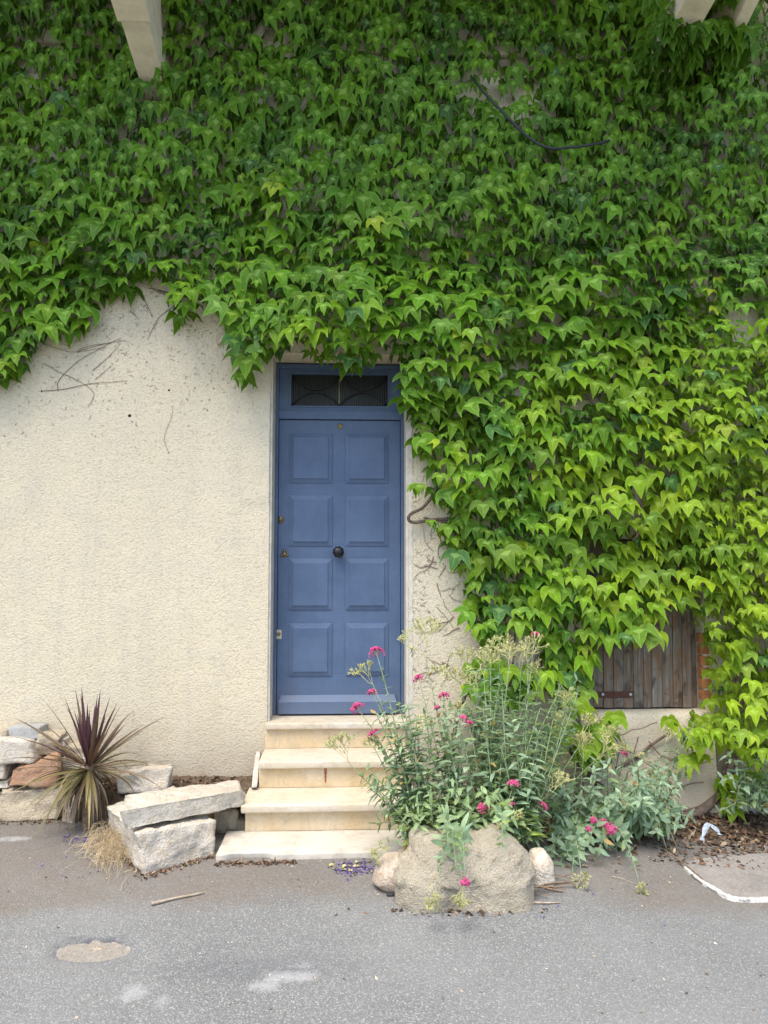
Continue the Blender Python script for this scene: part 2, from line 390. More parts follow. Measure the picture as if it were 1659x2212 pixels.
# ------------------------------------------------------------------ leaf machinery
def leaf_shape(outline, inner, segs):
    """outline: closed list of (x,y); inner: vein points; segs: vein edges (indices into outline+inner) -> verts, tris"""
    pts = [Vector(p) for p in outline+inner]; n = len(outline)
    ed = [(i, (i+1) % n) for i in range(n)] + segs
    v, e, f, *_ = delaunay_2d_cdt(pts, ed, [], 1, 1e-5)
    return [tuple(p) for p in v], [tuple(t) for t in f]
def ivy_variant(seed, wide=1.0, deep=1.0, droop=1.0):
    r = random.Random(seed)
    H = [(.10,.13),(.25,.19),(.42,.17),(.56,.06),(.65,-.10),(.71,-.32),(.78,-.76),(.60,-.55),(.45,-.39),(.32,-.35),(.285,-.52),(.20,-.76),(.085,-.98)]
    def side(sg):
        k = wide*r.uniform(.9, 1.12); d = deep*r.uniform(.9, 1.1); out = []
        for i, (x, y) in enumerate(H):
            if i in (7, 8, 9): x, y = x, y*(1/d if i == 9 else 1)
            if i == 6: y = y*r.uniform(.85, 1.15); x *= r.uniform(.92, 1.08)
            out.append((sg*(x*k)+r.uniform(-.012, .012), y+r.uniform(-.012, .012)))
        return out
    R = side(1); L = side(-1)
    outl = [(0, .03)] + R + [(r.uniform(-.04, .04), -1.18)] + L[::-1]
    n = len(outl)
    inner = [(0, -.06), (0, -.34), (0, -.64), (.28*wide, -.14), (.53*wide, -.34), (-.28*wide, -.14), (-.53*wide, -.34)]
    tipR, tip, tipL = 7, 14, 21
    segs = [(0, n), (n, n+1), (n+1, n+2), (n+2, tip), (n, n+3), (n+3, n+4), (n+4, tipR), (n, n+5), (n+5, n+6), (n+6, tipL)]
    v2, tr = leaf_shape(outl, inner, segs)
    vs = []; mk = []
    a, b, fold = r.uniform(-.02, .18)*droop, r.uniform(.05, .36)*droop, r.uniform(-.08, .2)
    tw = r.uniform(-.25, .25)
    for i, (x, y) in enumerate(v2):
        z = -a*x*x*1.3 - b*(y+.25)**2 + fold*abs(x) + tw*x*(y+.3)
        inn = i >= n
        if inn: z -= .035
        z += r.uniform(-.012, .012)
        vs.append((x, y, z)); mk.append((0. if inn else 1., 1. if (inn or i in (0, tipR, tip, tipL)) else 0., 0.))
    return np.array(vs, np.float32), tr, np.array(mk, np.float32)
IVY = [ivy_variant(i, w, d, k) for i, (w, d, k) in enumerate([(1.,1.,1.),(.92,1.1,1.3),(1.1,.95,.8),(1.0,1.15,1.6),(.85,.9,1.),(1.12,1.1,1.2)])]
IVYHANG = [ivy_variant(40+i, w, d, k) for i, (w, d, k) in enumerate([(.72,.8,.9),(.66,.75,1.2),(.8,.85,.8)])]
def lance_variant(seed, width=.17, n=5, droop=.3, fold=.25):
    r = random.Random(seed); vs = []; mk = []; tr = []
    for i in range(n+1):
        t = i/n; w = width*max(0, sin(pi*min(1, t**.75)))**.8 if 0 < t < 1 else 0
        z = -droop*t*t
        if i in (0, n): vs.append((0, -t, z)); mk.append((0, 1, 0))
        else: vs += [(-w, -t, z+fold*w), (0, -t, z), (w, -t, z+fold*w)]; mk += [(1, 0, 0), (0, 1, 0), (1, 0, 0)]
    row = lambda i: 1+3*(i-1)
    tr += [(0, row(1)+1, row(1)), (0, row(1)+2, row(1)+1)]
    for i in range(1, n-1):
        a, b = row(i), row(i+1)
        for k in (0, 1): tr += [(a+k, a+k+1, b+k+1), (a+k, b+k+1, b+k)]
    a = row(n-1); e = len(vs)-1; tr += [(a, a+1, e), (a+1, a+2, e)]
    return np.array(vs, np.float32), tr, np.array(mk, np.float32)
LANCE = [lance_variant(i, w, 5, d, f) for i, (w, d, f) in enumerate([(.17,.25,.3),(.14,.5,.2),(.2,.1,.4),(.16,-.15,.3)])]
def frame(tip, nrm):
    """rotation taking local -Y to tip and local +Z to the normal"""
    t = Vector(tip).normalized(); n = Vector(nrm); n = (n - t*n.dot(t)).normalized(); y = -t; x = y.cross(n)
    return Matrix((x, y, n)).transposed()
def set_attr(me, name, data):
    a = me.attributes.new(name, 'FLOAT_COLOR', 'POINT')
    d = np.ones((len(data), 4), np.float32); d[:, :3] = data; a.data.foreach_set('color', d.ravel())
def leaf_mesh(name, var, mat):
    v, t, mk = var; me = bpy.data.meshes.new(name); me.from_pydata([tuple(p) for p in v], [], t); me.update()
    set_attr(me, 'mark', mk); set_attr(me, 'tint', np.ones((len(v), 3), np.float32)); me.materials.append(mat)
    me.polygons.foreach_set('use_smooth', [True]*len(me.polygons)); return me
def place_leaves(items, variants, mat, parent, keep, score, part='leaf', rest='foliage'):
    """items: (pos, R(3x3 Matrix), size, variant, tint). The `keep` highest scoring become leaf objects, the rest one mesh"""
    order = sorted(range(len(items)), key=lambda i: -score(items[i]))
    single = set(order[:keep]); meshes = {}
    V = []; T = []; K = []; C = []; base = 0
    for i, (p, R, s, vi, tint) in enumerate(items):
        if i in single:
            if vi not in meshes: meshes[vi] = leaf_mesh(part, variants[vi], mat)
            o = bpy.data.objects.new(part, meshes[vi]); COL.objects.link(o)
            child(o, parent); o.matrix_basis = Matrix.Translation(p) @ (R*s).to_4x4(); o.color = (*tint, 1)
        else:
            v, t, mk = variants[vi]; A = np.array(R, np.float32)*s
            V.append(v @ A.T + np.array(p, np.float32)); T.append(np.array(t)+base); base += len(v); K.append(mk)
            C.append(np.tile(np.array(tint, np.float32), (len(v), 1)))
    if V:
        V = np.concatenate(V); T = np.concatenate(T); me = bpy.data.meshes.new(rest)
        me.vertices.add(len(V)); me.vertices.foreach_set('co', V.ravel().astype(np.float32))
        me.loops.add(T.size); me.loops.foreach_set('vertex_index', T.ravel().astype(np.int32))
        me.polygons.add(len(T)); me.polygons.foreach_set('loop_start', np.arange(0, T.size, 3, dtype=np.int32))
        me.polygons.foreach_set('use_smooth', np.ones(len(T), bool)); me.update(calc_edges=True); me.validate()
        set_attr(me, 'mark', np.concatenate(K)); set_attr(me, 'tint', np.concatenate(C))
        tag(link(rest, me, mat, parent), kind='stuff')

# ------------------------------------------------------------------ ground
def build_ground():
    xs = np.unique(np.concatenate([[-60,-30,-15,-8,-5], np.arange(-3.4, 3.6, .06), [5,8,15,30,60]]))
    ys = np.unique(np.concatenate([[-60,-30,-15,-8,-5], np.arange(-3.6, .36, .06), [.4]]))
    nx, ny = len(xs), len(ys)
    hole = gnd(200, 2052)
    def hz(x, y):
        z = ground_z(x, y); d = sqrt(((x-hole.x)/.15)**2+((y-hole.y)/.085)**2)
        return z - .018*sst(1.25, .7, d)
    vs = [(x, y, hz(x, y)) for y in ys for x in xs]
    fs = [(j*nx+i, j*nx+i+1, (j+1)*nx+i+1, (j+1)*nx+i) for j in range(ny-1) for i in range(nx-1)]
    me = bpy.data.meshes.new('road'); me.from_pydata(vs, [], fs); me.update()
    o = link('road', me, MT['asphalt'], None, True); tag(o, kind='structure'); return o
road = build_ground()

# ------------------------------------------------------------------ house
house = empty('house', (0, 0, 0), 'cream roughcast house front with blue door, wooden shutter and concrete corbels', 'house')
DY = .20                                             # the door stands this far behind the wall face
dxL = at(588, 1545, DY).x; dxR = at(873.5, 1200, DY).x
zS = at(600, 1545, DY).z; zT = at(730, 787, DY).z
sxL = at(1258, 1531, .07).x; sxR = at(1512, 1535, .07).x; sz0 = at(1380, 1537, .0).z; sz1 = at(1380, 1165, .07).z
wxL = at(1600, 930, 0).x; wxR = wxL+.9; wz0 = at(1620, 985, 0).z; wz1 = wz0+.42
def wall_with_holes(x0, x1, z0, z1, holes, depth):
    cx = sorted({x0, x1, *[h[0] for h in holes], *[h[1] for h in holes]}); cz = sorted({z0, z1, *[h[2] for h in holes], *[h[3] for h in holes]})
    bm = bmesh.new(); cache = {}
    def V(x, y, z):
        k = (round(x,5), round(y,5), round(z,5))
        if k not in cache: cache[k] = bm.verts.new(k)
        return cache[k]
    inh = lambda x, z: any(h[0] < x < h[1] and h[2] < z < h[3] for h in holes)
    for a, b in zip(cx, cx[1:]):
        for c, d in zip(cz, cz[1:]):
            if inh((a+b)/2, (c+d)/2): continue
            bm.faces.new([V(a,0,c), V(b,0,c), V(b,0,d), V(a,0,d)])
            bm.faces.new([V(a,depth,c), V(a,depth,d), V(b,depth,d), V(b,depth,c)])
    for h in holes:
        a, b, c, d = h[:4]
        bm.faces.new([V(a,0,c), V(a,0,d), V(a,depth,d), V(a,depth,c)]); bm.faces.new([V(b,0,c), V(b,depth,c), V(b,depth,d), V(b,0,d)])
        bm.faces.new([V(a,0,d), V(b,0,d), V(b,depth,d), V(a,depth,d)]); bm.faces.new([V(a,0,c), V(a,depth,c), V(b,depth,c), V(b,0,c)])
    bmesh.ops.recalc_face_normals(bm, faces=bm.faces)
    return bm
bm = wall_with_holes(-9, 9, -.6, 7.5, [(dxL-.012, dxR+.012, zS-.03, zT+.01), (sxL, sxR, sz0, sz1), (wxL, wxR, wz0, wz1)], .45)
es = [e for e in bm.edges if len(e.link_faces) == 2 and e.calc_face_angle(0) > 1 and abs(e.verts[0].co.y) < 1e-4 and abs(e.verts[1].co.y) < 1e-4]
bmesh.ops.bevel(bm, geom=es, offset=.012, segments=3, affect='EDGES', profile=.5)
me = bpy.data.meshes.new('wall'); bm.to_mesh(me); bm.free()
link('wall', me, MT['stucco'], house)
b = MB(); b.box(-9, 9, .46, 4, -.6, -.5); b.box(-9, 9, 3.9, 4, -.5, 7.5); b.box(-9, -8.9, .46, 3.9, -.5, 7.5); b.box(8.9, 9, .46, 3.9, -.5, 7.5); b.box(-9, 9, .46, 4, 7.51, 7.7)
b.build('rear_wall', MT['dark'], house)
# smooth white plaster lining the door reveal
b = MB(); b.box(dxL-.0115, dxL+.002, .014, DY+.06, zS, zT+.008); b.build('door_reveal', MT['reveal'], house)
b = MB(); b.box(dxR-.002, dxR+.0115, .014, DY+.06, zS, zT+.008); b.build('door_reveal', MT['reveal'], house)
# ragged white edge of plaster to the right of the door and slim raised band to the left
def ragged_band(name, x0, x1, z0, z1, mat, proud, jag, seed, n=60):
    r = random.Random(seed); b = MB(); vs = []; fs = []
    for i in range(n+1):
        z = z0+(z1-z0)*i/n; fade = sst(0, .12, i/n)
        a = x0+jag*fbm((0, z*9, seed))*.5; c = x1+jag*fbm((5, z*14, seed))
        p = proud*fade
        vs += [(a, -.0005, z), (a, -p, z), (c, -p*1.0, z), (c, -.0005, z)]
    for i in range(n):
        for k in range(3): fs.append((4*i+k, 4*i+k+1, 4*i+5+k, 4*i+4+k))
    b.add(vs, [f[::-1] for f in fs]); return b.build(name, mat, house)
ragged_band('plaster_edge', dxR+.014, dxR+.040, zS+.03, at(880, 880, 0).z, MT['reveal'], .004, .012, 4)
ragged_band('plaster_band', at(520, 1000, 0).x, dxL-.015, at(520, 1100, 0).z, at(520, 845, 0).z, MT['stucco'], .007, .004, 8)
# concrete ledge, balcony slab and corbels
b = MB(); b.box(-9, at(1500, 140, 0).x, -.04, -.002, 5.06, 5.56); b.build('ledge', MT['stucco'], house, bevel=.02)
b = MB(); b.box(-9, 2.75, -1.45, -.002, 5.78, 6.02); b.build('balcony_slab', MT['corbel'], house, bevel=.015)
def corbel(x0, x1, zw, slope, y1, step=None):
    b = MB(); ztop = 5.779
    for (a, c, yA, yB, dz) in ([(x0, x1, -.001, step, 0), (x0-.018, x1+.018, step, y1, -.010)] if step else [(x0, x1, -.001, y1, 0)]):
        zA = zw-slope*yA+dz; zB = zw-slope*yB+dz
        b.add([(a,yA,zA),(c,yA,zA),(c,yB,zB),(a,yB,zB),(a,yA,ztop),(c,yA,ztop),(c,yB,ztop),(a,yB,ztop)],
              [(0,1,2,3),(4,7,6,5),(0,4,5,1),(1,5,6,2),(2,6,7,3),(3,7,4,0)])
    return b.build('corbel', MT['corbel'], house, bevel=.012)
CORB = []
def corbel_through(u0, v0, w, u1, step=None):         # underside seen leaving the ivy at (u0, v0) and running outward through (u1, 0)
    p = at(u0, v0, -.14); d = ray(u1, 0); q = CAM+d*(p.x/d.x); sl_ = (q.z-p.z)/(p.y-q.y)
    corbel(p.x, p.x+w, p.z+sl_*p.y, sl_, -1.0, step); CORB.append((p.x, p.x+w, p.z+sl_*p.y, sl_))
corbel_through(302, 178, .165, 246, -.56)
corbel_through(1390, 170, .185, 1480, None)
corbel_through(1530, 170, .085, 1612, None)

# door -------------------------------------------------------------------------------
X = lambda u, v: at(u, v, DY).x
Z = lambda v: at(730, v, DY).z
fr = MB()
jw = .024
fr.box(dxL+.003, dxL+jw, DY, DY+.06, zS+.002, zT); fr.box(dxR-jw, dxR-.003, DY, DY+.06, zS+.002, zT)
zbar0, zbar1 = Z(906), Z(888)
fr.box(dxL+jw, dxR-jw, DY, DY+.06, zT-.03, zT-.001)
fr.box(dxL+jw, dxR-jw, DY-.006, DY+.06, zbar0, zbar1)
fr.build('door_frame', MT['blue'], house, bevel=.003)
# transom light
gx0, gx1, gz0, gz1 = X(629, 850), X(838, 850), Z(876.5), Z(808)
t = MB(); tx0, tx1, tz0, tz1 = dxL+jw+.002, dxR-jw-.002, zbar1+.001, zT-.031
t.box(tx0, gx0, DY+.010, DY+.05, tz0, tz1); t.box(gx1, tx1, DY+.010, DY+.05, tz0, tz1)
t.box(gx0, gx1, DY+.010, DY+.05, tz0, gz0); t.box(gx0, gx1, DY+.010, DY+.05, gz1, tz1)
tr_ = t.build('transom', MT['blue'], house)
t = MB(); e = .012
t.box(gx0-e, gx0, DY+.002, DY+.0098, gz0-e, gz1+e); t.box(gx1, gx1+e, DY+.002, DY+.0098, gz0-e, gz1+e)
t.box(gx0, gx1, DY+.002, DY+.0098, gz0-e, gz0); t.box(gx0, gx1, DY+.002, DY+.0098, gz1, gz1+e)
t.build('bead', MT['blue'], tr_, bevel=.002)
gm = (gx0+gx1)/2-.004
for a, c in ((gx0+.001, gm-.004), (gm+.004, gx1-.001)):
    t = MB(); t.box(a, c, DY+.038, DY+.044, gz0+.001, gz1-.001); t.build('pane', MT['glass'], tr_)
t = MB(); t.box(gm-.0038, gm+.0038, DY+.034, DY+.046, gz0+.001, gz1-.001); t.build('glazing_bar', MT['brass'], tr_)
H = gz1-gz0
for a, c in ((gx0+.006, gm), (gm, gx1-.006)):
    for up in (0, 1):
        pts = []
        for i in range(17):
            k = i/16; h = .42*H*sin(pi*k)**.8
            pts.append((a+(c-a)*k, DY+.022, (gz1-.012-h) if up else (gz0+.006+h)))
        t = MB(); t.tube(pts, .0048, seg=6); t.build('grille_bar', MT['iron'], tr_, True)
# leaf with mid stiles, rails
lx0, lx1 = dxL+jw+.003, dxR-jw-.003; lz0, lz1 = zS+.004, zbar0-.004
d = MB(); d.box(lx0, lx1, DY+.014, DY+.056, lz0, lz1); door = d.build('door', MT['blue'], house, bevel=.002)
door['label'] = 'blue panelled front door'
LY = DY+.014
def raised_panel(x0, x1, z0, z1):
    b = MB(); prof = [(0, 0), (0, -.007), (.028, -.014), (.0284, -.0195), (.030, -.0205)]
    vs = []; fs = []
    for ins, dy in prof:
        vs += [(x0+ins, LY+dy, z0+ins), (x1-ins, LY+dy, z0+ins), (x1-ins, LY+dy, z1-ins), (x0+ins, LY+dy, z1-ins)]
    for i in range(len(prof)-1):
        for k in range(4):
            k2 = (k+1) % 4; fs.append((4*i+k, 4*i+k2, 4*i+4+k2, 4*i+4+k))
    n = 4*(len(prof)-1); fs.append((n, n+1, n+2, n+3))
    b.add(vs, fs); return b.build('panel', MT['blue'], door)
for (ya, yb) in ((1410, 1572), (1613, 1777), (1818, 1985), (2029, 2200)):
    for (xa, xb) in ((942, 1082), (1125, 1264)):
        k = 1.50693; shift = (ya-1410)/790*(-2.0 if xa < 1000 else 0)
        raised_panel(X((xa+shift)/k, ya/k), X((xb+shift)/k, ya/k), Z(yb/k), Z(ya/k))
# fine joints of the rails and stiles: shallow raised laths between the panels
for (ya, yb) in ((1416, 1566), (1619, 1771), (1824, 1979), (2035, 2193)):
    k = 1.50693; b = MB(); b.box(X(1084.5/k, ya/k), X(1122.5/k, ya/k), LY-.0014, LY+.002, Z(yb/k), Z(ya/k)); b.build('stile', MT['blue'], door, bevel=.0006)
# weather board
b = MB(); x0, x1 = X(602, 1535), X(856, 1535); za, zb, zc = zS+.012, Z(1514), Z(1501)
b.add([(x0,LY-.045,za),(x1,LY-.045,za),(x1,LY,za),(x0,LY,za),(x0,LY-.045,zb),(x1,LY-.045,zb),(x1-.012,LY-.004,zc),(x0+.012,LY-.004,zc),(x1,LY,zb),(x0,LY,zb)],
      [(0,1,5,4),(4,5,6,7),(0,3,2,1),(1,2,8,5),(0,4,9,3),(5,8,6),(4,7,9),(6,8,9,7)])
b.build('weather_board', MT['blue'], door, bevel=.0015)
b = MB(); b.box(lx0, lx1, LY+.002, LY+.03, zS+.0005, zS+.0038); b.build('threshold_gap', MT['dark'], door)
def px(u, v, dy=0): return at(u/1.50693, v/1.50693, LY+dy)
def disc(name, u, v, prof, mat, parent):
    p = px(u, v); b = MB(); b.lathe(prof, (p.x, LY, p.z), (0, -1, 0), 24); return b.build(name, mat, parent, True)
o = disc('peephole', 1107, 1388, [(.020,0),(.020,.004),(.017,.007),(.011,.008),(.0105,.004),(.004,.0035),(.003,.006),(.0005,.0065)], MT['brass'], door)
o = disc('lock', 914, 1692, [(.024,0),(.024,.004),(.021,.007),(.014,.008),(.0135,.014),(.011,.016),(.001,.016)], MT['brass'], door)
p = px(914, 1692); b = MB(); b.box(p.x-.0016, p.x+.0016, LY-.0175, LY-.0155, p.z-.008, p.z+.004); b.build('keyhole', MT['dark'], door)
o = disc('lock', 926, 1804, [(.020,0),(.020,.005),(.017,.008),(.013,.009),(.013,.017),(.010,.019),(.001,.019)], MT['brass'], door)
p = px(926, 1804); b = MB(); b.tube([(p.x, LY-.004, p.z+.034), (p.x, LY-.006, p.z+.014)], .008, .011, 10); b.tube([(p.x-.027, LY-.004, p.z-.012), (p.x-.012, LY-.006, p.z-.006)], .007, .009, 10); b.tube([(p.x+.027, LY-.004, p.z-.012), (p.x+.012, LY-.006, p.z-.006)], .007, .009, 10); b.build('escutcheon', MT['brass'], door, True)
p = px(907, 2065); b = MB(); b.box(p.x-.020, p.x+.020, LY-.004, LY+.001, p.z-.031, p.z+.031); b.build('lock_plate', MT['plate'], door, bevel=.003)
b = MB(); b.lathe([(.014,.003),(.014,.006),(.010,.010),(.005,.0105),(.0045,.007),(.0005,.007)], (p.x, LY, p.z+.003), (0,-1,0), 20); b.build('lock', MT['brass'], door, True)
b = MB()
for s in (-1, 1): b.lathe([(.003,.003),(.003,.0052),(.0005,.006)], (p.x, LY, p.z+s*.025), (0,-1,0), 8)
b.build('screw', MT['brass'], door)
# black iron knob with a swirled rose boss
p = px(1102, 1797); kb = MB(); vs = []; fs = []; n, sg = 20, 64
for i in range(n+1):
    th = pi*.995*i/n
    for k in range(sg):
        ph = 2*pi*k/sg; sw = .5+.5*cos(9*ph + 4.6*th); amp = .15*sin(th)**.8
        r = .040*(1-amp*(1-sw**.6)); vs.append((p.x+r*sin(th)*cos(ph), LY-.052-.030*cos(th)*(1-.3*amp*(1-sw)), p.z+r*sin(th)*sin(ph)))
for i in range(n):
    for k in range(sg):
        k2 = (k+1) % sg; fs.append((i*sg+k, (i+1)*sg+k, (i+1)*sg+k2, i*sg+k2))
kb.add(vs, fs); kn = kb.build('knob', MT['iron'], door, True)
b = MB(); b.lathe([(.030,0),(.030,.004),(.014,.010),(.012,.030)], (p.x, LY, p.z), (0,-1,0), 20); b.build('knob_stem', MT['iron'], door, True)
# shutter of vertical boards ------------------------------------------------------------
SY = .07
sh = MB(); sh.box(sxL+.004, sxL+.05, SY+.045, SY+.09, sz0+.005, sz1-.005); sh.box(sxR-.05, sxR-.004, SY+.03, SY+.09, sz0+.005, sz1-.005); sh.box(sxL+.05, sxR-.05, SY+.045, SY+.09, sz1-.06, sz1-.005)
sh.box(sxL+.051, sxR-.051, SY+.06, SY+.085, sz0+.004, sz0+.04); sh.box(sxL+.051, sxR-.051, SY+.06, SY+.085, sz1-.2, sz1-.1)
shut = sh.build('shutter', MT['wood'], house, bevel=.003)
bx0, bx1 = at(1264, 1531, SY).x, at(1500, 1531, SY).x; nb = 11; r5 = random.Random(5)
ed = [bx0+(bx1-bx0)*i/nb + (r5.uniform(-.006, .006) if 0 < i < nb else 0) for i in range(nb+1)]
for i in range(nb):
    b = MB(); dy = r5.uniform(-.003, .004); zb = sz0+.010+r5.uniform(0, .006); n = 8; vs = []; fs = []
    lean = -.006
    for j in range(n+1):
        z = zb+(sz1-.01-zb)*j/n; a = ed[i]+.0016+lean*(1-j/n)*2+r5.uniform(-.0006, .0006); c = ed[i+1]-.0016+lean*(1-j/n)*2+r5.uniform(-.0006, .0006); bow = .003*noise.noise((i*3.1, z*3, 1))
        vs += [(a, SY+dy+bow+.002, z), (a+.003, SY+dy+bow, z), (c-.003, SY+dy+bow, z), (c, SY+dy+bow+.002, z), (c, SY+.024, z), (a, SY+.024, z)]
    for j in range(n):
        for k in range(6):
            k2 = (k+1) % 6; fs.append((6*j+k, 6*j+k2, 6*j+6+k2, 6*j+6+k))
    fs += [(5,4,3,2,1,0), tuple(6*n+k for k in range(6))]
    b.add(vs, fs); b.build('plank', MT['wood'], shut)
hz = at(1300, 1500, SY).z; b = MB(); hx0, hx1 = at(1268, 1500, SY).x, at(1366, 1500, SY).x
b.box(hx0, hx1, SY-.011, SY-.0045, hz-.020, hz+.020); b.build('strap_hinge', MT['rust'], shut, bevel=.003)
for u in (1301, 1361):
    q = at(u, 1499.5, SY); b = MB(); b.lathe([(.011,.010),(.0105,.013),(.007,.017),(.0008,.0185)], (q.x, SY, q.z), (0,-1,0), 12); b.build('bolt', MT['window'], shut, True)
# exposed bricks of the right jamb
for i in range(6):
    z0 = at(1520, 1500, .03).z + i*.075 - .03
    b = MB(); x0 = sxR-.016+r5.uniform(-.003, .003); b.box(x0, sxR+.045+r5.uniform(-.01, .008), -.004+r5.uniform(-.003, .0), .06, z0, z0+.064); b.build('brick', MT['brick'], house, bevel=.006)
# sill of lime plaster under the shutter
b = MB(); vs = []; fs = []; n = 24
for i in range(n+1):
    x = sxL-.05+(sxR-sxL+.08)*i/n; w = .008*noise.noise((x*5, 2, 2))
    for (y, z) in ((.06, sz0+.004), (-.02+w, sz0-.002+w), (-.045+w, sz0-.03+w), (-.055+w, sz0-.10), (-.07+w*2, sz0-.25+w), (-.13+w*3, -.3)): vs.append((x, y, z))
for i in range(n):
    for k in range(5): fs.append((6*i+k, 6*i+k+1, 6*i+7+k, 6*i+6+k))
b.add(vs, [f[::-1] for f in fs]); b.build('sill', MT['stucco'], house, True)
# half hidden window behind the ivy
b = MB()
b.box(wxL+.002, wxL+.06, .08, .14, wz0+.002, wz1-.002); b.box(wxR-.06, wxR-.002, .08, .14, wz0+.002, wz1-.002); b.box(wxL+.06, wxR-.06, .08, .14, wz0+.002, wz0+.06); b.box(wxL+.06, wxR-.06, .08, .14, wz1-.06, wz1-.002)
wf = b.build('window', MT['window'], house, bevel=.004)
b = MB(); b.box(wxL+.061, wxR-.061, .105, .112, wz0+.061, wz1-.061); b.build('pane', MT['glass'], wf)
# plinth at the right foot of the wall
b = MB(); vs = []; fs = []; n = 30
for i in range(n+1):
    x = at(1445, 1720, 0).x+(6-at(1445, 1720, 0).x)*i/n*1.0; w = .01*noise.noise((x*6, 1, 5))
    for (y, z) in ((-.001, .10+w*2), (-.035+w, .07+w), (-.05+w, -.02), (-.06+w, -.5)): vs.append((x, y, z))
for i in range(n):
    for k in range(3): fs.append((4*i+k, 4*i+k+1, 4*i+5+k, 4*i+4+k))
b.add(vs, [f[::-1] for f in fs]); b.build('plinth', MT['concrete'], house, True)
q = at(1538, 1762, -.06); b = MB(); b.lathe([(.045,.0),(.045,.012),(.036,.013),(.036,-.1),(.001,-.1)], (q.x, -.052, q.z), (0,-1,0), 20); b.build('drain_pipe', MT['cable'], house, True)
# broken cream pipe elbow beside the door
q = at(476, 692, -.05); b = MB(); b.tube([at(474,689,-.02), at(484,697,-.05), at(494,712,-.05), at(486,728,-.03), at(470,742,-.012)], .017, .012, 10); b.build('pipe_stub', MT['pvc'], house, True)
# drilled holes
b = MB()
for (u, v, s) in ((365,843,3.4),(462,839,2.2),(508,838,2),(421,838,2),(452,864,2.2),(448,886,2),(548,840,1.6),(552,880,2),(600,1100,1.5),(280,898,5),(90,845,3)):
    if u > 560: continue
    q = at(u, v, 0); b.lathe([(s*.0021, -.004), (s*.0021, .0012), (s*.0006, .0014)], (q.x, 0, q.z), (0,-1,0), 9)
b.build('drilled_hole', MT['dark'], house)

# ------------------------------------------------------------------ steps
stairs = empty('stone_steps', (at(720, 1850, -.9).x, -.5, 0), 'worn cream limestone steps leading up to the blue door', 'steps')
def rough_box(x0, x1, y0, y1, z0, z1, seed, amp=.004, chip=.0, nx=36, rad=.010):
    bm = bmesh.new()
    bmesh.ops.create_cube(bm, size=1)
    for v in bm.verts: v.co = Vector((x0 if v.co.x < 0 else x1, y0 if v.co.y < 0 else y1, z0 if v.co.z < 0 else z1))
    bmesh.ops.bevel(bm, geom=list(bm.edges), offset=rad, segments=3, affect='EDGES', profile=.55)
    for i in range(1, nx):
        bmesh.ops.bisect_plane(bm, geom=bm.verts[:]+bm.edges[:]+bm.faces[:], plane_co=(x0+(x1-x0)*i/nx, 0, 0), plane_no=(1, 0, 0))
    zc, yc = (z0+z1)/2, (y0+y1)/2
    for v in bm.verts:
        c = v.co; w = fbm((c.x*5, seed, c.z*4+c.y*4), 3)
        edge = max(0, noise.noise((c.x*7+seed*3.1, seed, 0))-.22) if chip else 0
        if abs(c.y-y0) < rad*1.6: c.y += amp*w + chip*edge*.8
        if abs(c.z-z1) < rad*1.6 and c.y < yc: c.z -= chip*edge*.5
        c.z += amp*.5*noise.noise((c.x*3, c.y*3, seed))
    me = bpy.data.meshes.new('m'); bm.to_mesh(me); bm.free(); return me
yf = [-.06, -.34, -.62, -.90]; vt = [1562, 1644, 1737.5, 1841.5]; th = [.042, .046, .046, .05]
zt = [at(700, vt[i], yf[i]).z for i in range(4)]
ux = [(573, 879), (558, 889), (520, 905), (466, 900)]
for i in range(4):
    xa, xb = at(ux[i][0], vt[i], yf[i]).x, at(ux[i][1], vt[i], yf[i]).x
    y1 = (DY+.05) if i == 0 else yf[i-1]+.06
    zlow = zt[i]-th[i] if i < 3 else -.05
    if i == 0:
        # the top tread runs back into the doorway, narrower than its nosing
        link('tread', rough_box(xa, xb, yf[0], -.004, zt[0]-th[0], zt[0], 1, .002, .006), MT['step'], stairs, True)
        link('tread', rough_box(dxL-.010, dxR+.010, -.0035, DY+.05, zt[0]-th[0], zt[0]-.001, 7, .001, 0, 6, .003), MT['step'], stairs, True)
    elif i < 3:
        link('tread', rough_box(xa, xb, yf[i], y1, zlow, zt[i], i+1, .004, .035 if i == 1 else .06), MT['step'], stairs, True)
    else:
        me = rough_box(xa, xb, yf[3], y1, zlow, zt[3], 5, .004, .03, 60)
        for v in me.vertices:                                  # broken front left corner, sunk in the tarmac
            c = v.co; k = sst(at(600,1850,-.9).x, at(575,1850,-.9).x, c.x)
            if c.y < yf[3]+.03: c.y += .05*k*(1-sst(at(505,1850,-.9).x, at(480,1850,-.9).x, c.x))*(1 if c.z < zt[3]-.015 else .5)
        link('base_slab', me, MT['slab'], stairs, True)
    if i < 3:
        ra = at((573, 559, 529)[i], vt[i]+40, yf[i]+.035).x; rb = xb-.006
        zb = zt[i+1]+.001
        link('riser', rough_box(ra, rb, yf[i]+.032+.004*i, yf[i]+.2, zb, zlow-.001, i+20, .002, 0, 30, .003), MT['riser'], stairs, True)
# rust red run on the middle riser
b = MB(); q = at(703, 1668, yf[1]+.03); vs = []; fs = []; n = 10
for i in range(n+1):
    z = zt[1]-th[1]-.004-.085*i/n; w = .008*(1-.5*i/n)+.004*noise.noise((i*.9, 3, 1)); yq = yf[1]+.0325
    vs += [(q.x-w+.002*noise.noise((i, 7, 1)), yq, z), (q.x+w, yq, z)]
for i in range(n): fs.append((2*i, 2*i+2, 2*i+3, 2*i+1))
b.add(vs, fs); b.build('rust_run', MT['redstain'], stairs)

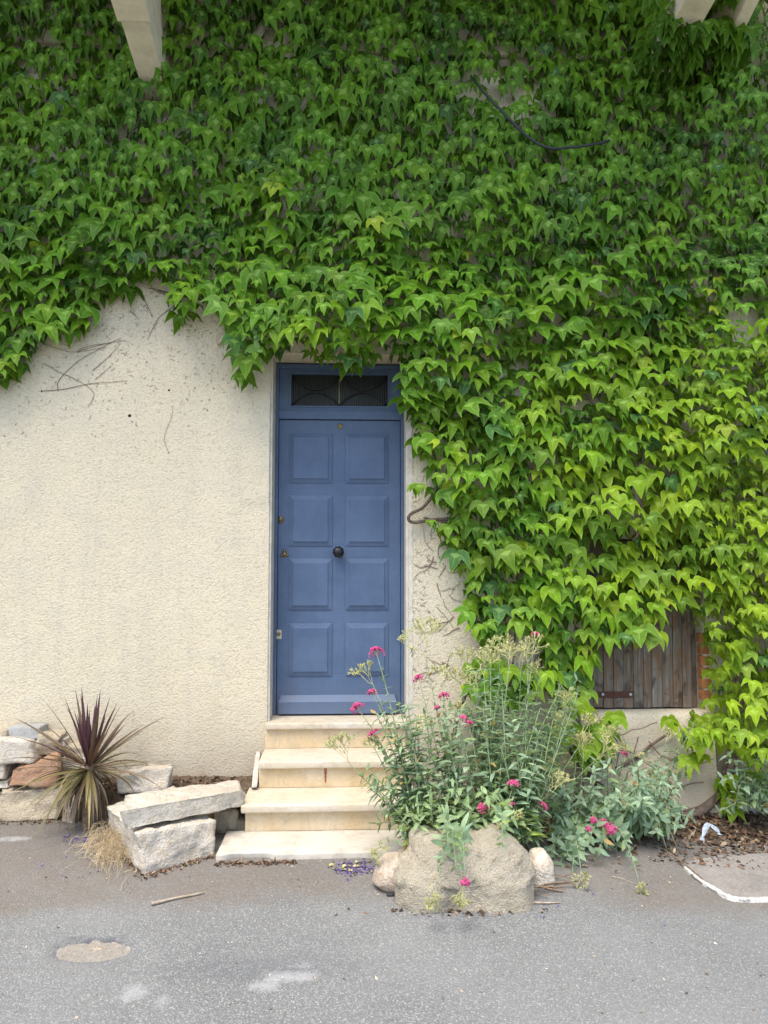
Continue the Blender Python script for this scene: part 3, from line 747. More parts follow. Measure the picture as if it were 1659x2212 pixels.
# ------------------------------------------------------------------ stones
def hexrock(c8, mat, name, seed, amp=.012, rnd_=.25, cuts=9, parent=None, facet=.5, freq=7):
    """c8: bottom front-left, front-right, back-right, back-left, then the same four on top"""
    bm = bmesh.new(); V = [bm.verts.new(Vector(p)) for p in c8]
    for f in ((0,3,2,1),(4,5,6,7),(0,1,5,4),(1,2,6,5),(2,3,7,6),(3,0,4,7)): bm.faces.new([V[i] for i in f])
    bmesh.ops.subdivide_edges(bm, edges=bm.edges[:], cuts=cuts, use_grid_fill=True)
    for i in range(3): bmesh.ops.smooth_vert(bm, verts=bm.verts, factor=rnd_*.75, use_axis_x=True, use_axis_y=True, use_axis_z=True)
    bm.normal_update()
    for v in bm.verts:
        c = v.co; p = Vector((c.x*freq+seed*7.3, c.y*freq, c.z*freq))
        w = fbm(p, 4)
        vo = noise.voronoi(p*.8)[0][0]
        led = noise.cell(Vector((p.x*.55+p.z*.3, p.y*.55, p.z*1.3-p.x*.25)))-.5
        w2 = noise.hetero_terrain(p*2.3, 1., 2., 3, .6)-.6
        v.co = c + v.normal*(amp*1.25*w + amp*.3*w2 + amp*.75*facet*led - facet*amp*vo*1.5 + facet*amp*.6)
    bmesh.ops.recalc_face_normals(bm, faces=bm.faces)
    me = bpy.data.meshes.new(name); bm.to_mesh(me); bm.free()
    return link(name, me, mat, parent, True)
def boxpts(x0, x1, y0, y1, z0, z1, sk=0, r=None):
    j = lambda: (r.uniform(-sk, sk) if r else 0)
    return [(x+j(), y+j(), z+j()) for z in (z0, z1) for (x, y) in ((x0,y0),(x1,y0),(x1,y1),(x0,y1))]
def ustone(u0, u1, v0, v1, y0, depth, mat, seed, parent=None, name='stone', skew=.02, amp=.012, rnd_=.22, cuts=13):
    a = at(u0, v1, y0); b = at(u1, v0, y0); r = random.Random(seed)
    return hexrock(boxpts(a.x, b.x, y0, y0+depth, a.z, b.z, skew, r), mat, name, seed, amp, rnd_, cuts, parent)
gw = empty('garden_wall', at(60, 1770, -.22), 'low stacked rubble stone wall at the foot of the house, left of spiky plant', 'stone wall')
WY = -.22
ustone(-110, -6, 1700, 1772, WY, .28, MT['tan'], 3, gw)
ustone(-3, 134, 1704, 1772, WY-.02, .28, MT['tan'], 4, gw, amp=.014)
r_ = [at(16,1700,WY-.03), at(128,1701,WY-.03), at(128,1701,WY+.2), at(16,1700,WY+.2), at(22,1660,WY-.02), at(132,1632,WY-.01), at(125,1628,WY+.2), at(62,1618,WY+.2)]
for k in (2, 3, 6, 7): r_[k] = Vector((r_[k].x, WY+.22, r_[k-1 if k in (2, 6) else k-3].z+.01*(k > 4)))
hexrock(r_, MT['red'], 'stone', 6, .016, .2, 10, gw, .8)
ustone(-70, 15, 1643, 1684, WY, .22, MT['lime'], 7, gw)
ustone(-80, 20, 1684, 1704, WY+.02, .22, MT['limegrey'], 8, gw, skew=.005)
ustone(-60, 72, 1594, 1648, WY+.01, .22, MT['limegrey'], 9, gw, rnd_=.4)
ustone(72, 126, 1590, 1636, WY+.06, .2, MT['tan'], 10, gw, rnd_=.4, amp=.02)
ustone(100, 140, 1598, 1618, WY+.1, .12, MT['lime'], 12, gw, skew=.008)
ustone(120, 196, 1612, 1650, WY+.12, .16, MT['tan'], 13, gw, rnd_=.35)
ustone(138, 200, 1640, 1700, WY+.1, .16, MT['lime'], 14, gw, rnd_=.35)
ustone(-60, 14, 1580, 1596, WY+.04, .2, MT['tan'], 16, gw, skew=.004)
o = hexrock(boxpts(at(14,1597,WY+.06).x, at(85,1597,WY+.06).x, WY+.06, WY+.2, at(40,1597,WY+.06).z, at(40,1572,WY+.06).z), MT['concrete'], 'concrete_offcut', 17, .002, .06, 8)
tag(o, 'pale grey concrete offcut lying on top of the rubble wall', 'concrete block')
o = ustone(134, 163, 1734, 1792, -.30, .12, MT['pinkstone'], 18, None, 'stone', rnd_=.3); tag(o, 'small tan stone upright at the foot of the spiky purple plant', 'stone')
# big squared block and the long slab resting on it
A = gnd(312, 1892); B = gnd(463, 1846); Cc = gnd(236, 1808)
D = B + (Cc-A); hgt = .30
top = lambda p, z, dx=0, dy=0: Vector((p.x+dx, p.y+dy, z))
zA = .265
blk = [A+Vector((0,0,-.03)), B+Vector((0,0,-.03)), D+Vector((0,0,-.03)), Cc+Vector((0,0,-.03)),
       top(A, at(287, 1801, A.y+.02).z, -.05, .02), top(B, at(463, 1772, B.y+.03).z, .0, .03), top(D, .21, 0, -.02), top(Cc, .17, -.02, .0)]
o = hexrock(blk, MT['limegrey'], 'stone_block', 21, .011, .10, 22, None, .6, 8); tag(o, 'big squared white limestone block on the tarmac, under the long slab', 'stone')
def slabpt(u, v, y): return at(u, v, y)
yl, yr = A.y+.02, B.y+.22
s8 = [slabpt(272,1793,yl), slabpt(527,1741,yr), slabpt(533,1722,yr+.24), slabpt(300,1765,yl+.26),
      slabpt(258,1752,yl-.01), slabpt(525,1706,yr-.01), slabpt(512,1686,yr+.25), slabpt(268,1716,yl+.26)]
o = hexrock(s8, MT['lime'], 'stone_slab', 23, .008, .10, 24, None, .5, 7); tag(o, 'long tilted white limestone slab lying across the block beside the steps', 'stone')
o = ustone(464, 510, 1758, 1815, -.52, .16, MT['tan'], 25, None, 'stone', rnd_=.35, amp=.018); tag(o, 'rounded tan rubble stone wedged under the slab, farther from the steps', 'stone')
o = ustone(506, 528, 1774, 1797, -.50, .1, MT['tan'], 26, None, 'stone', rnd_=.35); tag(o, 'fist-sized tan stone touching the bottom steps', 'stone')
o = ustone(506, 522, 1740, 1772, -.46, .08, MT['cable'], 27, None, 'stone', rnd_=.3); tag(o, 'small black lump in the gap between slab and steps', 'stone')
o = ustone(262, 366, 1664, 1712, -.30, .16, MT['limegrey'], 28, None, 'stone', rnd_=.35, skew=.03); tag(o, 'flat grey stone half buried behind the long slab by the wall', 'stone')
# slim plaster cheek stone against the wall left of the steps
c8 = [at(541,1704,-.36), at(556,1702,-.36), at(556,1702,-.30), at(541,1704,-.30), at(553,1622,-.12), at(562,1622,-.12), at(566,1622,-.02), at(553,1622,-.02)]
hexrock(c8, MT['lime'], 'cheek', 29, .006, .2, 6, stairs)
# boulder planter: a closed form rounded in depth from its front outline
def outline_rock(uv, y0, depth, mat, name, seed, amp=.02, power=2.6, nl=15, pts=72, freq=5):
    P = [at(u, v, y0) for u, v in uv]; c = Vector((sum(p.x for p in P)/len(P), 0, sum(p.z for p in P)/len(P)))
    L = [(P[(i+1) % len(P)]-P[i]).length for i in range(len(P))]; T = sum(L); res = []
    for k in range(pts):
        s = T*k/pts; i = 0
        while s > L[i] and i < len(L)-1: s -= L[i]; i += 1
        res.append(P[i].lerp(P[(i+1) % len(P)], s/L[i]))
    for _ in range(2): res = [(res[i-1]+res[i]*2+res[(i+1) % pts])/4 for i in range(pts)]
    bm = bmesh.new(); rings = []
    def ring(sc, y): return [bm.verts.new((c.x+(p.x-c.x)*sc, y, c.z+(p.z-c.z)*sc)) for p in res]
    for j in range(nl):
        t = -1+2*j/(nl-1); t *= .985; sc = (1-abs(t)**power)**(1/power); rings.append(ring(sc, y0+t*depth/2))
    for q in (0, -1):
        base = rings[q]; y = base[0].co.y; prev = base
        for sc in (.75, .5, .25):
            k0 = (1-.985**power)**(1/power)*sc; nr = ring(k0, y)
            if q == 0: rings.insert(0, nr)
            else: rings.append(nr)
    for a, b in zip(rings, rings[1:]):
        for k in range(pts): bm.faces.new([a[k], a[(k+1) % pts], b[(k+1) % pts], b[k]])
    bm.faces.new(rings[0]); bm.faces.new(rings[-1][::-1])
    bmesh.ops.recalc_face_normals(bm, faces=bm.faces); bm.normal_update()
    for v in bm.verts:
        p = v.co*freq+Vector((seed*5.1, 0, 0)); w = fbm(p, 5); vo = noise.voronoi(p*.7)[0][0]
        v.co += v.normal*amp*(w-1.0*vo+.35)
    me = bpy.data.meshes.new(name); bm.to_mesh(me); bm.free(); return link(name, me, mat, None, True)
o = outline_rock([(850,1868),(864,1854),(884,1846),(894,1832),(890,1818),(896,1806),(930,1800),(985,1806),(1030,1800),(1080,1794),(1120,1806),(1142,1828),(1150,1870),(1153,1905),(1146,1940),(1130,1962),(1090,1974),(1040,1972),(990,1962),(960,1950),(935,1957),(895,1958),(874,1946),(860,1912)], -1.30, .40, MT['boulder'], 'boulder', 3, .030, 3.4, 31, 140, 5.5)
for v in o.data.vertices:
    c = v.co; q_ = fbm((c.x*13, c.y*13, c.z*13), 5); c.y += .30*(c.z-.16)+.024*q_-.03*max(0, .12-abs(noise.noise((c.x*5.5, 2, c.z*7.5))))/.12*.5; c.z += .010*q_
    c.x -= .012
    if c.z < .09: c.z -= .075*sst(.09, .02, c.z)+.01
tag(o, 'large buff boulder on the tarmac beneath the flowering clump', 'boulder')
o = outline_rock([(806,1902),(812,1868),(830,1850),(860,1842),(880,1850),(878,1900),(868,1930),(845,1926),(822,1912)], -1.24, .22, MT['pinkstone'], 'stone', 8, .014); tag(o, 'pinkish cream stone leaning against the left end of the boulder', 'stone')
o = outline_rock([(1136,1930),(1140,1860),(1150,1838),(1176,1835),(1192,1862),(1196,1895),(1190,1914),(1165,1918)], -1.24, .18, MT['limegrey'], 'stone', 9, .012); tag(o, 'grey stone standing just right of the boulder', 'stone')

# ------------------------------------------------------------------ soil beds
def bed(name, x0, x1, y0, y1, zf, n=26, m=12, seed=1):
    vs = []; fs = []
    for j in range(m+1):
        for i in range(n+1):
            x = x0+(x1-x0)*i/n; y = y0+(y1-y0)*j/m; vs.append((x, y, zf(x, y)+.02*fbm((x*6, y*6, seed), 3)))
    for j in range(m):
        for i in range(n): k = j*(n+1)+i; fs.append((k, k+1, k+n+2, k+n+1))
    b = MB(); b.add(vs, fs); o = b.build(name, MT['soil'], None, True); o['kind'] = 'structure'; return o
xs0 = at(545, 1700, -.3).x
def lz(x, y):
    yb = -.17-.36*sst(-1.62, -1.30, x)
    return -.07+.22*sst(yb, yb+.16, y)+.03*sst(-.3, 0, y)
bed('soil', -3.6, xs0, -.62, -.006, lz, 60, 20)
def rz(x, y): return ground_z(x, y)-.04+.10*sst(-.62-.35*sst(1.9, .9, x), -.05, y)*sst(.42, .9, x)
bed('soil', .42, 3.6, -1.15, -.004, rz, 40, 16, 4)
# concrete apron with its white painted edge
ap = [gnd(1470,1868), gnd(1500,1900), gnd(1545,1930), gnd(1585,1946), gnd(1640,1948), gnd(1760,1944), gnd(1900,1935), gnd(2300,1925), gnd(2300,1850), gnd(1900,1850), gnd(1700,1845), gnd(1560,1850)]
b = MB(); n = len(ap)
b.add([(p.x, p.y, ground_z(p.x, p.y)+.010) for p in ap]+[(p.x, p.y, p.z-.05) for p in ap], [tuple(range(n))]+[(i, i+n, (i+1) % n+n, (i+1) % n) for i in range(n)])
o = b.build('concrete_apron', MT['apron'], None); o['kind'] = 'structure'
edge = [(1478,1878),(1500,1897),(1522,1914),(1545,1928),(1562,1939),(1580,1946),(1600,1948.5),(1640,1949),(1700,1947),(1800,1943),(1900,1938),(2300,1928)]
b = MB(); vs = []; fs = []
E_ = [gnd(u, v) for u, v in edge]; fine = []
for a, c in zip(E_, E_[1:]):
    for k in range(8): fine.append(a.lerp(c, k/8))
for i, p in enumerate(fine):
    t = (fine[min(i+1, len(fine)-1)]-fine[max(i-1, 0)]).normalized(); s = Vector((-t.y, t.x, 0)); k = i/len(fine)
    w = .012*sst(.0, .35, k)+.008+.006*noise.noise((i*.5, 1, 1)); z = ground_z(p.x, p.y)+.0145
    q = p-s*.004; r2 = p+s*w
    vs += [(q.x, q.y, z-.02), (q.x, q.y, z), (r2.x, r2.y, z+.001)]
for i in range(len(fine)-1):
    for k in (0, 1): fs.append((3*i+k, 3*i+k+1, 3*i+4+k, 3*i+3+k))
b.add(vs, [f[::-1] for f in fs]); o = b.build('painted_line', MT['paint'], None); o['kind'] = 'structure'
# pothole filled with broken pale rubble
hc = gnd(200, 2052); r6 = random.Random(6); b = MB()
vs = [(hc.x, hc.y, hc.z-.006)]; fs = []; NR, NS = 9, 40
for k in range(1, NR+1):
    for q in range(NS):
        a = 2*pi*q/NS; e = 1+.16*noise.noise((cos(a)*1.6, sin(a)*1.6, 4))+.10*noise.noise((cos(a)*5, sin(a)*5, 9)); x = hc.x+cos(a)*.155*e*k/NR; y = hc.y+sin(a)*.085*e*k/NR
        w = noise.voronoi(Vector((x*34, y*34, 2)))[0]
        vs.append((x, y, ground_z(x, y)-.008+(.010*min(1, (w[1]-w[0])*2.2)+.006*noise.noise((x*22, y*22, 1)) if k < NR else -.006)))
for q in range(NS): fs.append((0, 1+q, 1+(q+1) % NS))
for k in range(NR-1):
    for q in range(NS): q2 = (q+1) % NS; fs.append((1+k*NS+q, 1+(k+1)*NS+q, 1+(k+1)*NS+q2, 1+k*NS+q2))
b.add(vs, fs); o = b.build('pothole', MT['broken'], None); o['kind'] = 'structure'
p = gnd(206, 2048); o = hexrock(boxpts(p.x-.026, p.x+.026, p.y-.018, p.y+.018, p.z-.028, p.z-.006), MT['tan'], 'stone', 33, .003, .3, 5); tag(o, 'flat pale pebble in the middle of the pothole', 'stone')

# ------------------------------------------------------------------ ivy
IV = [(-420,-160),(-420,800),(-300,860),(-200,820),(-100,850),(0,838),(22,830),(48,800),(62,762),(90,738),(130,744),(172,728),(200,692),(214,640),(268,648),(300,622),(350,604),(366,640),(372,700),(402,714),(432,692),(440,664),(468,656),(482,704),(508,765),(527,850),(546,806),(600,786),(625,768),(660,782),(700,800),(760,815),(790,805),(830,776),(866,800),(866,880),(892,925),(902,980),(918,1010),(930,1075),(962,1120),(956,1175),(978,1215),(1003,1262),(1012,1300),(1008,1350),(1032,1400),(1062,1412),(1100,1385),(1150,1392),(1184,1430),(1172,1488),(1202,1528),(1240,1552),(1262,1548),(1272,1476),(1290,1408),(1312,1398),(1380,1408),(1402,1390),(1422,1338),(1488,1308),(1506,1305),(1512,1405),(1530,1462),(1540,1502),(1530,1545),(1472,1596),(1492,1622),(1530,1600),(1548,1630),(1582,1655),(1640,1640),(1700,1665),(1840,1665),(1960,1690),(2100,1640),(2100,-160)]
def inside(poly, x, y):
    c = False; j = len(poly)-1
    for i in range(len(poly)):
        xi, yi = poly[i]; xj, yj = poly[j]
        if (yi > y) != (yj > y) and x < (xj-xi)*(y-yi)/(yj-yi)+xi: c = not c
        j = i
    return c
IVW = [(at(u, v, -.12).x, at(u, v, -.12).z) for u, v in IV]
GAPS = [(1085,190,80,48,.12),(1120,825,26,40,.15),(1250,882,52,18,.2),(1285,1225,24,40,.08),(1612,706,32,44,.02),(1190,1000,20,16,.4),(1330,620,20,30,.5),(590,104,30,12,.3),(1385,1100,14,60,.35),(1640,945,40,40,.45),(1520,1430,14,60,.3),(420,640,20,14,.5),(1235,1390,12,60,.4),(1600,860,16,60,.5),(330,200,40,60,.35),(1405,140,20,40,.3),(1230,40,20,20,.5)]
GW = [(at(u, v, -.1).x, at(u, v, -.1).z, ru/326, rv/326, k) for u, v, ru, rv, k in GAPS]
def density(x, z, holes=1):
    k = 1-.72*holes*sst(.28, .52, fbm((x*2.3+3, z*2.0, 12.5), 3))
    for gx, gz, rx, rz_, kk in GW:
        d = ((x-gx)/rx)**2+((z-gz)/rz_)**2
        kk *= .4
        if d < 2.4: k = min(k, kk+(1-kk)*sst(1.1, 2.4, d))
    return k
ivyroot = gnd(1490, 1768)
ivy = empty('climbing_ivy', (at(1490,1768,-.12).x, -.12, -.1), 'dense green climbing ivy covering the upper wall and right side of the house', 'climbing plant')
zone_over_door = (at(760, 700, -.1).x, at(760, 700, -.1).z)
def ivy_depth(x, z):
    n1 = fbm((x*1.7, z*2.2, 4.2), 3); n2 = noise.noise((x*5.5, z*7.5, 1.7))
    d = .085+.13*max(-.5, n1)+.065*n2
    d += .24*exp(-(((x-zone_over_door[0])/.8)**2+((z-zone_over_door[1]+.02)/.32)**2))
    d += .10*sst(1.0, 2.0, x)*sst(3.2, 2.2, z)
    d += .16*sst(2.15, 2.7, x)
    return max(.02, d)
def ivy_base(x, z):
    return .05*sst(5.02, 5.1, z)*(1 if x < 2.1 else 0)
def tint_at(x, z, r, back):
    yel = sst(.5, 2.6, x)*sst(3.6, 1.9, z)*.66 + .18*sst(3.6, 2.6, z) + .45*noise.noise((x*2.1, z*2.1, 8)) + r.uniform(-.28, .3)
    yel = min(1, max(0, yel)); hi = sst(3.0, 4.6, z)
    mid = Vector((.100, .234, .011)); yl_ = Vector((.245, .350, .010)); dk = Vector((.036, .108, .011))
    c = mid.lerp(yl_, yel*.9*(1-.5*hi)); dkf = max(0, noise.noise((x*2.6, z*2.6, 21))*1.1+r.uniform(-.3, .45))
    c = c.lerp(dk, min(.95, dkf*1.25)*(1-yel*.5))
    if r.random() < .02*(1-hi): c = Vector((.28, .38, .02))
    if r.random() < .03: c = Vector((.06, .15, .035))
    
    if back: c = c*.8  # shade in the gaps put into the colour of the back leaves
    return c*r.uniform(.8, 1.15)*(1-.1*hi)  # high leaves darker: shade under the overhang put into their colour
def scatter(spacing, seed, front):
    r = random.Random(seed); xs = [p[0] for p in IVW]; zs = [p[1] for p in IVW]; x0, x1, z0, z1 = min(xs), max(xs), min(zs), max(zs)
    grid = {}; out = []; tries = int((x1-x0)*(z1-z0)/spacing**2*5)
    for _ in range(tries):
        x, z = r.uniform(x0, x1), r.uniform(z0, z1); sp = spacing*(.82 if x > 2.15 else 1.0)
        if not inside(IVW, x, z-.085): continue
        if not inside(IVW, x+.04, z) and r.random() < .5: continue
        if r.random() > density(x, z-.05, 0 if seed == 3 else 1): continue
        gx, gz = int(x/spacing), int(z/spacing)
        if any((x-p)**2+(z-q)**2 < sp*sp for i in (-1,0,1) for j in (-1,0,1) for p, q in grid.get((gx+i, gz+j), ())): continue
        grid.setdefault((gx, gz), []).append((x, z)); out.append((x, z))
    return out, r
items = []
for front, spacing, seed in ((False, .064, 3), (False, .085, 4), (True, .0625, 5)):
    pts, r = scatter(spacing, seed, front)
    for x, z in pts:
        hi = sst(3.3, 4.4, z)
        tau = radians((r.uniform(8, 50) if front else r.uniform(0, 40))*(1-hi)+r.uniform(-6, 18)*hi)
        yaw = radians(r.gauss(0, 25 if front else 38)); roll = radians(r.gauss(0, 16))
        o_ = Vector((sin(yaw), -cos(yaw), 0)); up = Vector((0, 0, 1))
        n_ = o_*cos(tau)+up*sin(tau); t_ = -up*cos(tau)+o_*sin(tau); s_ = n_.cross(t_)
        t_ = (t_*cos(roll)+s_*sin(roll))
        size = r.uniform(.06, .128)*(.78 if x > 2.2 else 1)*(1.0 if front else .92)
        if front and r.random() < .1: size *= .7
        if r.random() < .04: size *= 1.2
        dep = ivy_depth(x, z)
        y = -(ivy_base(x, z)+(dep+.055+r.uniform(0, .085) if front else (r.uniform(.012, .03)+dep*.2 if seed == 3 else r.uniform(.02, .04)+dep*.6)))
        vi = r.choice(range(6)) if r.random() > hi*.9 else 6+r.randrange(3)
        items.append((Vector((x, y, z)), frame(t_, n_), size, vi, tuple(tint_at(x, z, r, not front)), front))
# outlying sprays below the mass
r = random.Random(77)
for (u, v, n, s, sp) in ((1045,1480,5,.11,22),(1090,1500,5,.11,20),(1130,1490,4,.11,18),(1285,1590,7,.115,24),(1265,1620,4,.10,14),(1300,1620,5,.09,16),(1480,1590,4,.11,20),(1500,1640,3,.10,16),(1562,1690,5,.09,20),(1600,1700,6,.09,22),(1640,1690,6,.09,22),(1580,1740,4,.08,16),(1545,1800,2,.06,8),(1325,1545,2,.1,10),(1010,1480,2,.08,10),(905,1045,3,.07,10),(930,1130,2,.06,8),(1060,1370,3,.12,14),(1075,1440,6,.10,24),(1120,1440,6,.10,24),(1160,1450,5,.10,20),(1020,1430,3,.09,14),(1200,1560,4,.10,16),(1235,1580,4,.09,14),(1440,1560,3,.09,14)):
    for i in range(n):
        uu, vv = u+r.uniform(-sp, sp), v+r.uniform(-sp, sp); p = at(uu, vv, -.14-r.uniform(0, .08)); tau = radians(r.uniform(10, 50)); yaw = radians(r.gauss(0, 30))
        o_ = Vector((sin(yaw), -cos(yaw), 0)); up = Vector((0,0,1)); n_ = o_*cos(tau)+up*sin(tau); t_ = -up*cos(tau)+o_*sin(tau)
        items.append((p, frame(t_, n_), s*r.uniform(.8, 1.1), r.randrange(6), tuple(tint_at(p.x, p.z, r, False)), True))
for (x0, x1, zw, sl_), n, ymin, ymax in ((CORB[0], 8, -.04, -.16), (CORB[1], 110, -.04, -.60), (CORB[2], 70, -.04, -.46)):
    for i in range(n):                                        # ivy creeping out along the corbels
        yy = r.uniform(ymax, ymin); p = Vector((r.uniform(x0-.07, x1+.07), yy-.04, zw-sl_*yy+r.uniform(-.02, .05))); tau = radians(r.uniform(-5, 25)); yaw = radians(r.gauss(0, 30))
        o_ = Vector((sin(yaw), -cos(yaw), 0)); up = Vector((0,0,1)); n_ = o_*cos(tau)+up*sin(tau); t_ = -up*cos(tau)+o_*sin(tau)
        items.append((p, frame(t_, n_), r.uniform(.075, .125), r.choice((0, 1, 3, 4, 6, 7, 8)), tuple(tint_at(p.x, p.z, r, False)), True))
for x0, n in ((CORB[1][0], 70), (CORB[2][0], 40)):
    for i in range(n):
        yy = -.62*r.random(); p = Vector((x0-r.uniform(.02, .06), yy, r.uniform(5.0, 5.75))); tau = radians(r.uniform(-5, 25)); yaw = radians(r.gauss(-38, 25))
        o_ = Vector((sin(yaw), -cos(yaw), 0)); up = Vector((0,0,1)); n_ = o_*cos(tau)+up*sin(tau); t_ = -up*cos(tau)+o_*sin(tau)
        items.append((p, frame(t_, n_), r.uniform(.08, .125), r.choice((0, 1, 3, 4, 6, 7, 8)), tuple(tint_at(p.x, p.z, r, False)), True))
def ivy_score(it):
    p, R, s, vi, t, fr_ = it
    d = (p-CAM); inframe = abs(d.x) < 2.55 and p.z < 5.3
    return (s/d.length if fr_ and inframe else 0)
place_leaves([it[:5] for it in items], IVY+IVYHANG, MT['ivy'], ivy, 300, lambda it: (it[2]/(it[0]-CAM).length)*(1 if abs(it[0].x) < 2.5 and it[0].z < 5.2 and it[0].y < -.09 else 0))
# woody stems of the ivy
def wob(pts, n, amp, seed):
    P = [Vector(p) for p in pts]; out = []
    for i in range(len(P)-1):
        p0 = P[max(i-1, 0)]; p1 = P[i]; p2 = P[i+1]; p3 = P[min(i+2, len(P)-1)]
        for k in range(n):
            t = k/n
            q = .5*((2*p1)+(p2-p0)*t+(2*p0-5*p1+4*p2-p3)*t*t+(3*p1-p0-3*p2+p3)*t*t*t)
            out.append(q+Vector((noise.noise((q.x*13, q.z*13, seed)), .4*noise.noise((q.x*13, q.z*13, seed+5)), noise.noise((q.x*13, q.z*13, seed+9))))*amp)
    out.append(P[-1]); return out
def stem(uv, r0, r1, y=-.03, amp=.006, seed=1, mat='bark', name='stem', seg=7):
    pts = [at(p[0], p[1], p[2] if len(p) > 2 else y) for p in uv]; b = MB(); b.tube(wob(pts, 6, amp, seed), r0, r1, seg)
    return b.build(name, MT[mat], ivy, True)
stem([(1430,1768,-.16),(1490,1764,-.14),(1545,1725,-.10),(1575,1670,-.08),(1590,1610,-.07),(1600,1520,-.06),(1585,1380,-.05),(1600,1200,-.05)], .034, .018, amp=.012, seed=3, seg=9)
stem([(1470,1752,-.10),(1520,1742,-.09),(1556,1700,-.08),(1568,1640,-.07)], .020, .012, amp=.012, seed=4)
stem([(985,1122,-.03),(940,1122,-.04),(895,1128,-.05),(882,1120,-.06),(890,1108,-.06),(915,1095,-.05),(940,1060,-.04),(945,1020,-.04),(930,960,-.03)], .012, .010, seed=5, amp=.004)
stem([(985,1130,-.03),(950,1126,-.035),(915,1118,-.04)], .009, .006, seed=6)
stem([(1392,960,-.16),(1388,1010,-.17),(1385,1060,-.18),(1387,1110,-.18),(1380,1150,-.17),(1368,1168,-.16)], .011, .009, seed=7, amp=.004)
stem([(1215,1520,-.12),(1190,1560,-.13),(1230,1620,-.11),(1270,1670,-.10),(1300,1700,-.1)], .014, .018, seed=8)
stem([(1150,1455,-.10),(1060,1470,-.11),(1010,1495,-.10),(985,1560,-.10),(975,1640,-.10)], .011, .014, seed=9)
stem([(1200,1300,-.06),(1190,1350,-.10),(1178,1370,-.12),(1165,1400,-.1),(1150,1460,-.1)], .010, .010, seed=10)
stem([(1330,1660,-.08),(1370,1640,-.08),(1420,1600,-.09),(1450,1580,-.10)], .012, .008, seed=12)
stem([(620,645,-.05),(560,655,-.05),(490,652,-.04),(455,652,-.03),(400,640,-.02),(340,628,-.015)], .016, .004, seed=13)
stem([(560,640,-.05),(500,660,-.04),(465,668,-.03)], .011, .004, seed=14)
stem([(1130,850,-.04),(1160,870,-.05),(1220,890,-.06),(1290,905,-.06),(1340,890,-.05)], .010, .007, seed=15)
stem([(980,1130,-.03),(1000,1200,-.03),(1020,1300,-.03),(1040,1400,-.04),(1045,1480,-.05),(1030,1560,-.06),(1010,1700,-.06)], .006, .009, seed=16)
stem([(1190,640,-.04),(1170,760,-.04),(1150,850,-.04),(1130,1000,-.04),(1120,1200,-.05),(1110,1400,-.06),(1090,1600,-.08)], .006, .009, seed=17)
stem([(1535,300,-.05),(1500,420,-.05),(1440,520,-.05),(1420,700,-.05),(1400,900,-.06)], .008, .012, seed=18)
for i, uv in enumerate(([(1290,1560),(1320,1590),(1375,1575),(1420,1560)], [(1300,1640),(1345,1620),(1400,1650),(1450,1690)], [(1380,1590),(1370,1640),(1385,1700)], [(1420,1740),(1470,1700),(1520,1690)], [(1310,1580),(1335,1610),(1330,1660)], [(1400,1600),(1440,1640),(1500,1650),(1540,1640)])):
    stem([(u, v, -.10) for u, v in uv], .005, .003, amp=.012, seed=90+i, mat='tendril', seg=5)
# dead tendrils still clinging to the bare plaster
def tend(uv, rr, seed): return stem([(u, v, -.004) for u, v in uv], rr, rr*.5, seed=seed, mat='tendril', name='tendril', amp=.004, seg=4)
for i, (uv, rr) in enumerate([
    ([(320,622),(370,632),(430,640),(470,652)], .004), ([(380,632),(405,640),(430,660)], .0045), ([(390,632),(375,660),(340,690),(318,735)], .0025), ([(395,638),(408,650)], .003),
    ([(310,640),(320,665),(330,685)], .003), ([(280,670),(300,690)], .0025), ([(80,735),(130,755),(170,760),(230,750)], .0022), ([(165,760),(190,748),(270,735)], .002), ([(170,762),(180,755),(240,740)], .0025),
    ([(95,785),(130,805),(175,825),(202,850),(190,880)], .0025), ([(90,845),(140,840),(200,828),(275,822)], .0026), ([(125,845),(128,820),(170,780),(240,740),(262,730)], .0022), ([(200,800),(235,770),(260,742)], .002), ([(205,820),(240,790)], .0018),
    ([(724,862),(750,855),(775,850)], .002), ([(365,980),(355,945),(370,900),(372,880)], .0015), ([(640,710),(660,690),(680,670)], .0035)]):
    if uv[0][0] > 570: continue
    tend(uv, rr, 30+i)
r = random.Random(9)
for i in range(34):                                            # web of old stems to the right of the door
    u, v = r.uniform(930, 1000), r.uniform(1080, 1460); uv = [(u, v)]; a = r.uniform(.4, 2.7) if r.random() < .6 else r.uniform(2.4, 3.6)
    for k in range(r.randint(2, 5)):
        a += r.uniform(-.6, .6); u += cos(a)*16*.8; v += sin(a)*16; uv.append((max(u, 884), v))
    if len(uv) > 2: tend(uv, r.uniform(.0018, .0042), 60+i)
sp = MB()
for i in range(1000):
    if r.random() < .68:
        u, v = r.uniform(5, 560), 630+abs(r.gauss(0, 1))*150
        if v > 1000: continue
        if inside(IV, u, v): continue
    else:
        u, v = 884+abs(r.gauss(0, 1))*45, r.uniform(900, 1500)
        if u > 1020: continue
    p = at(u, v, 0); a = r.uniform(0, pi); L = r.uniform(.004, .022)*(1 if r.random() < .7 else 1.6); pts = []
    for k in range(3):
        pts.append((p.x+cos(a)*L*k*.5, -.0025-.0015*(k == 1), p.z+sin(a)*L*k*.5)); a += r.uniform(-.9, .9)
    sp.tube(pts, r.uniform(.0007, .0017), seg=3, cap=False)
tag(sp.build('tendril_remnants', MT['tendril'], ivy), kind='stuff')
sp = MB()
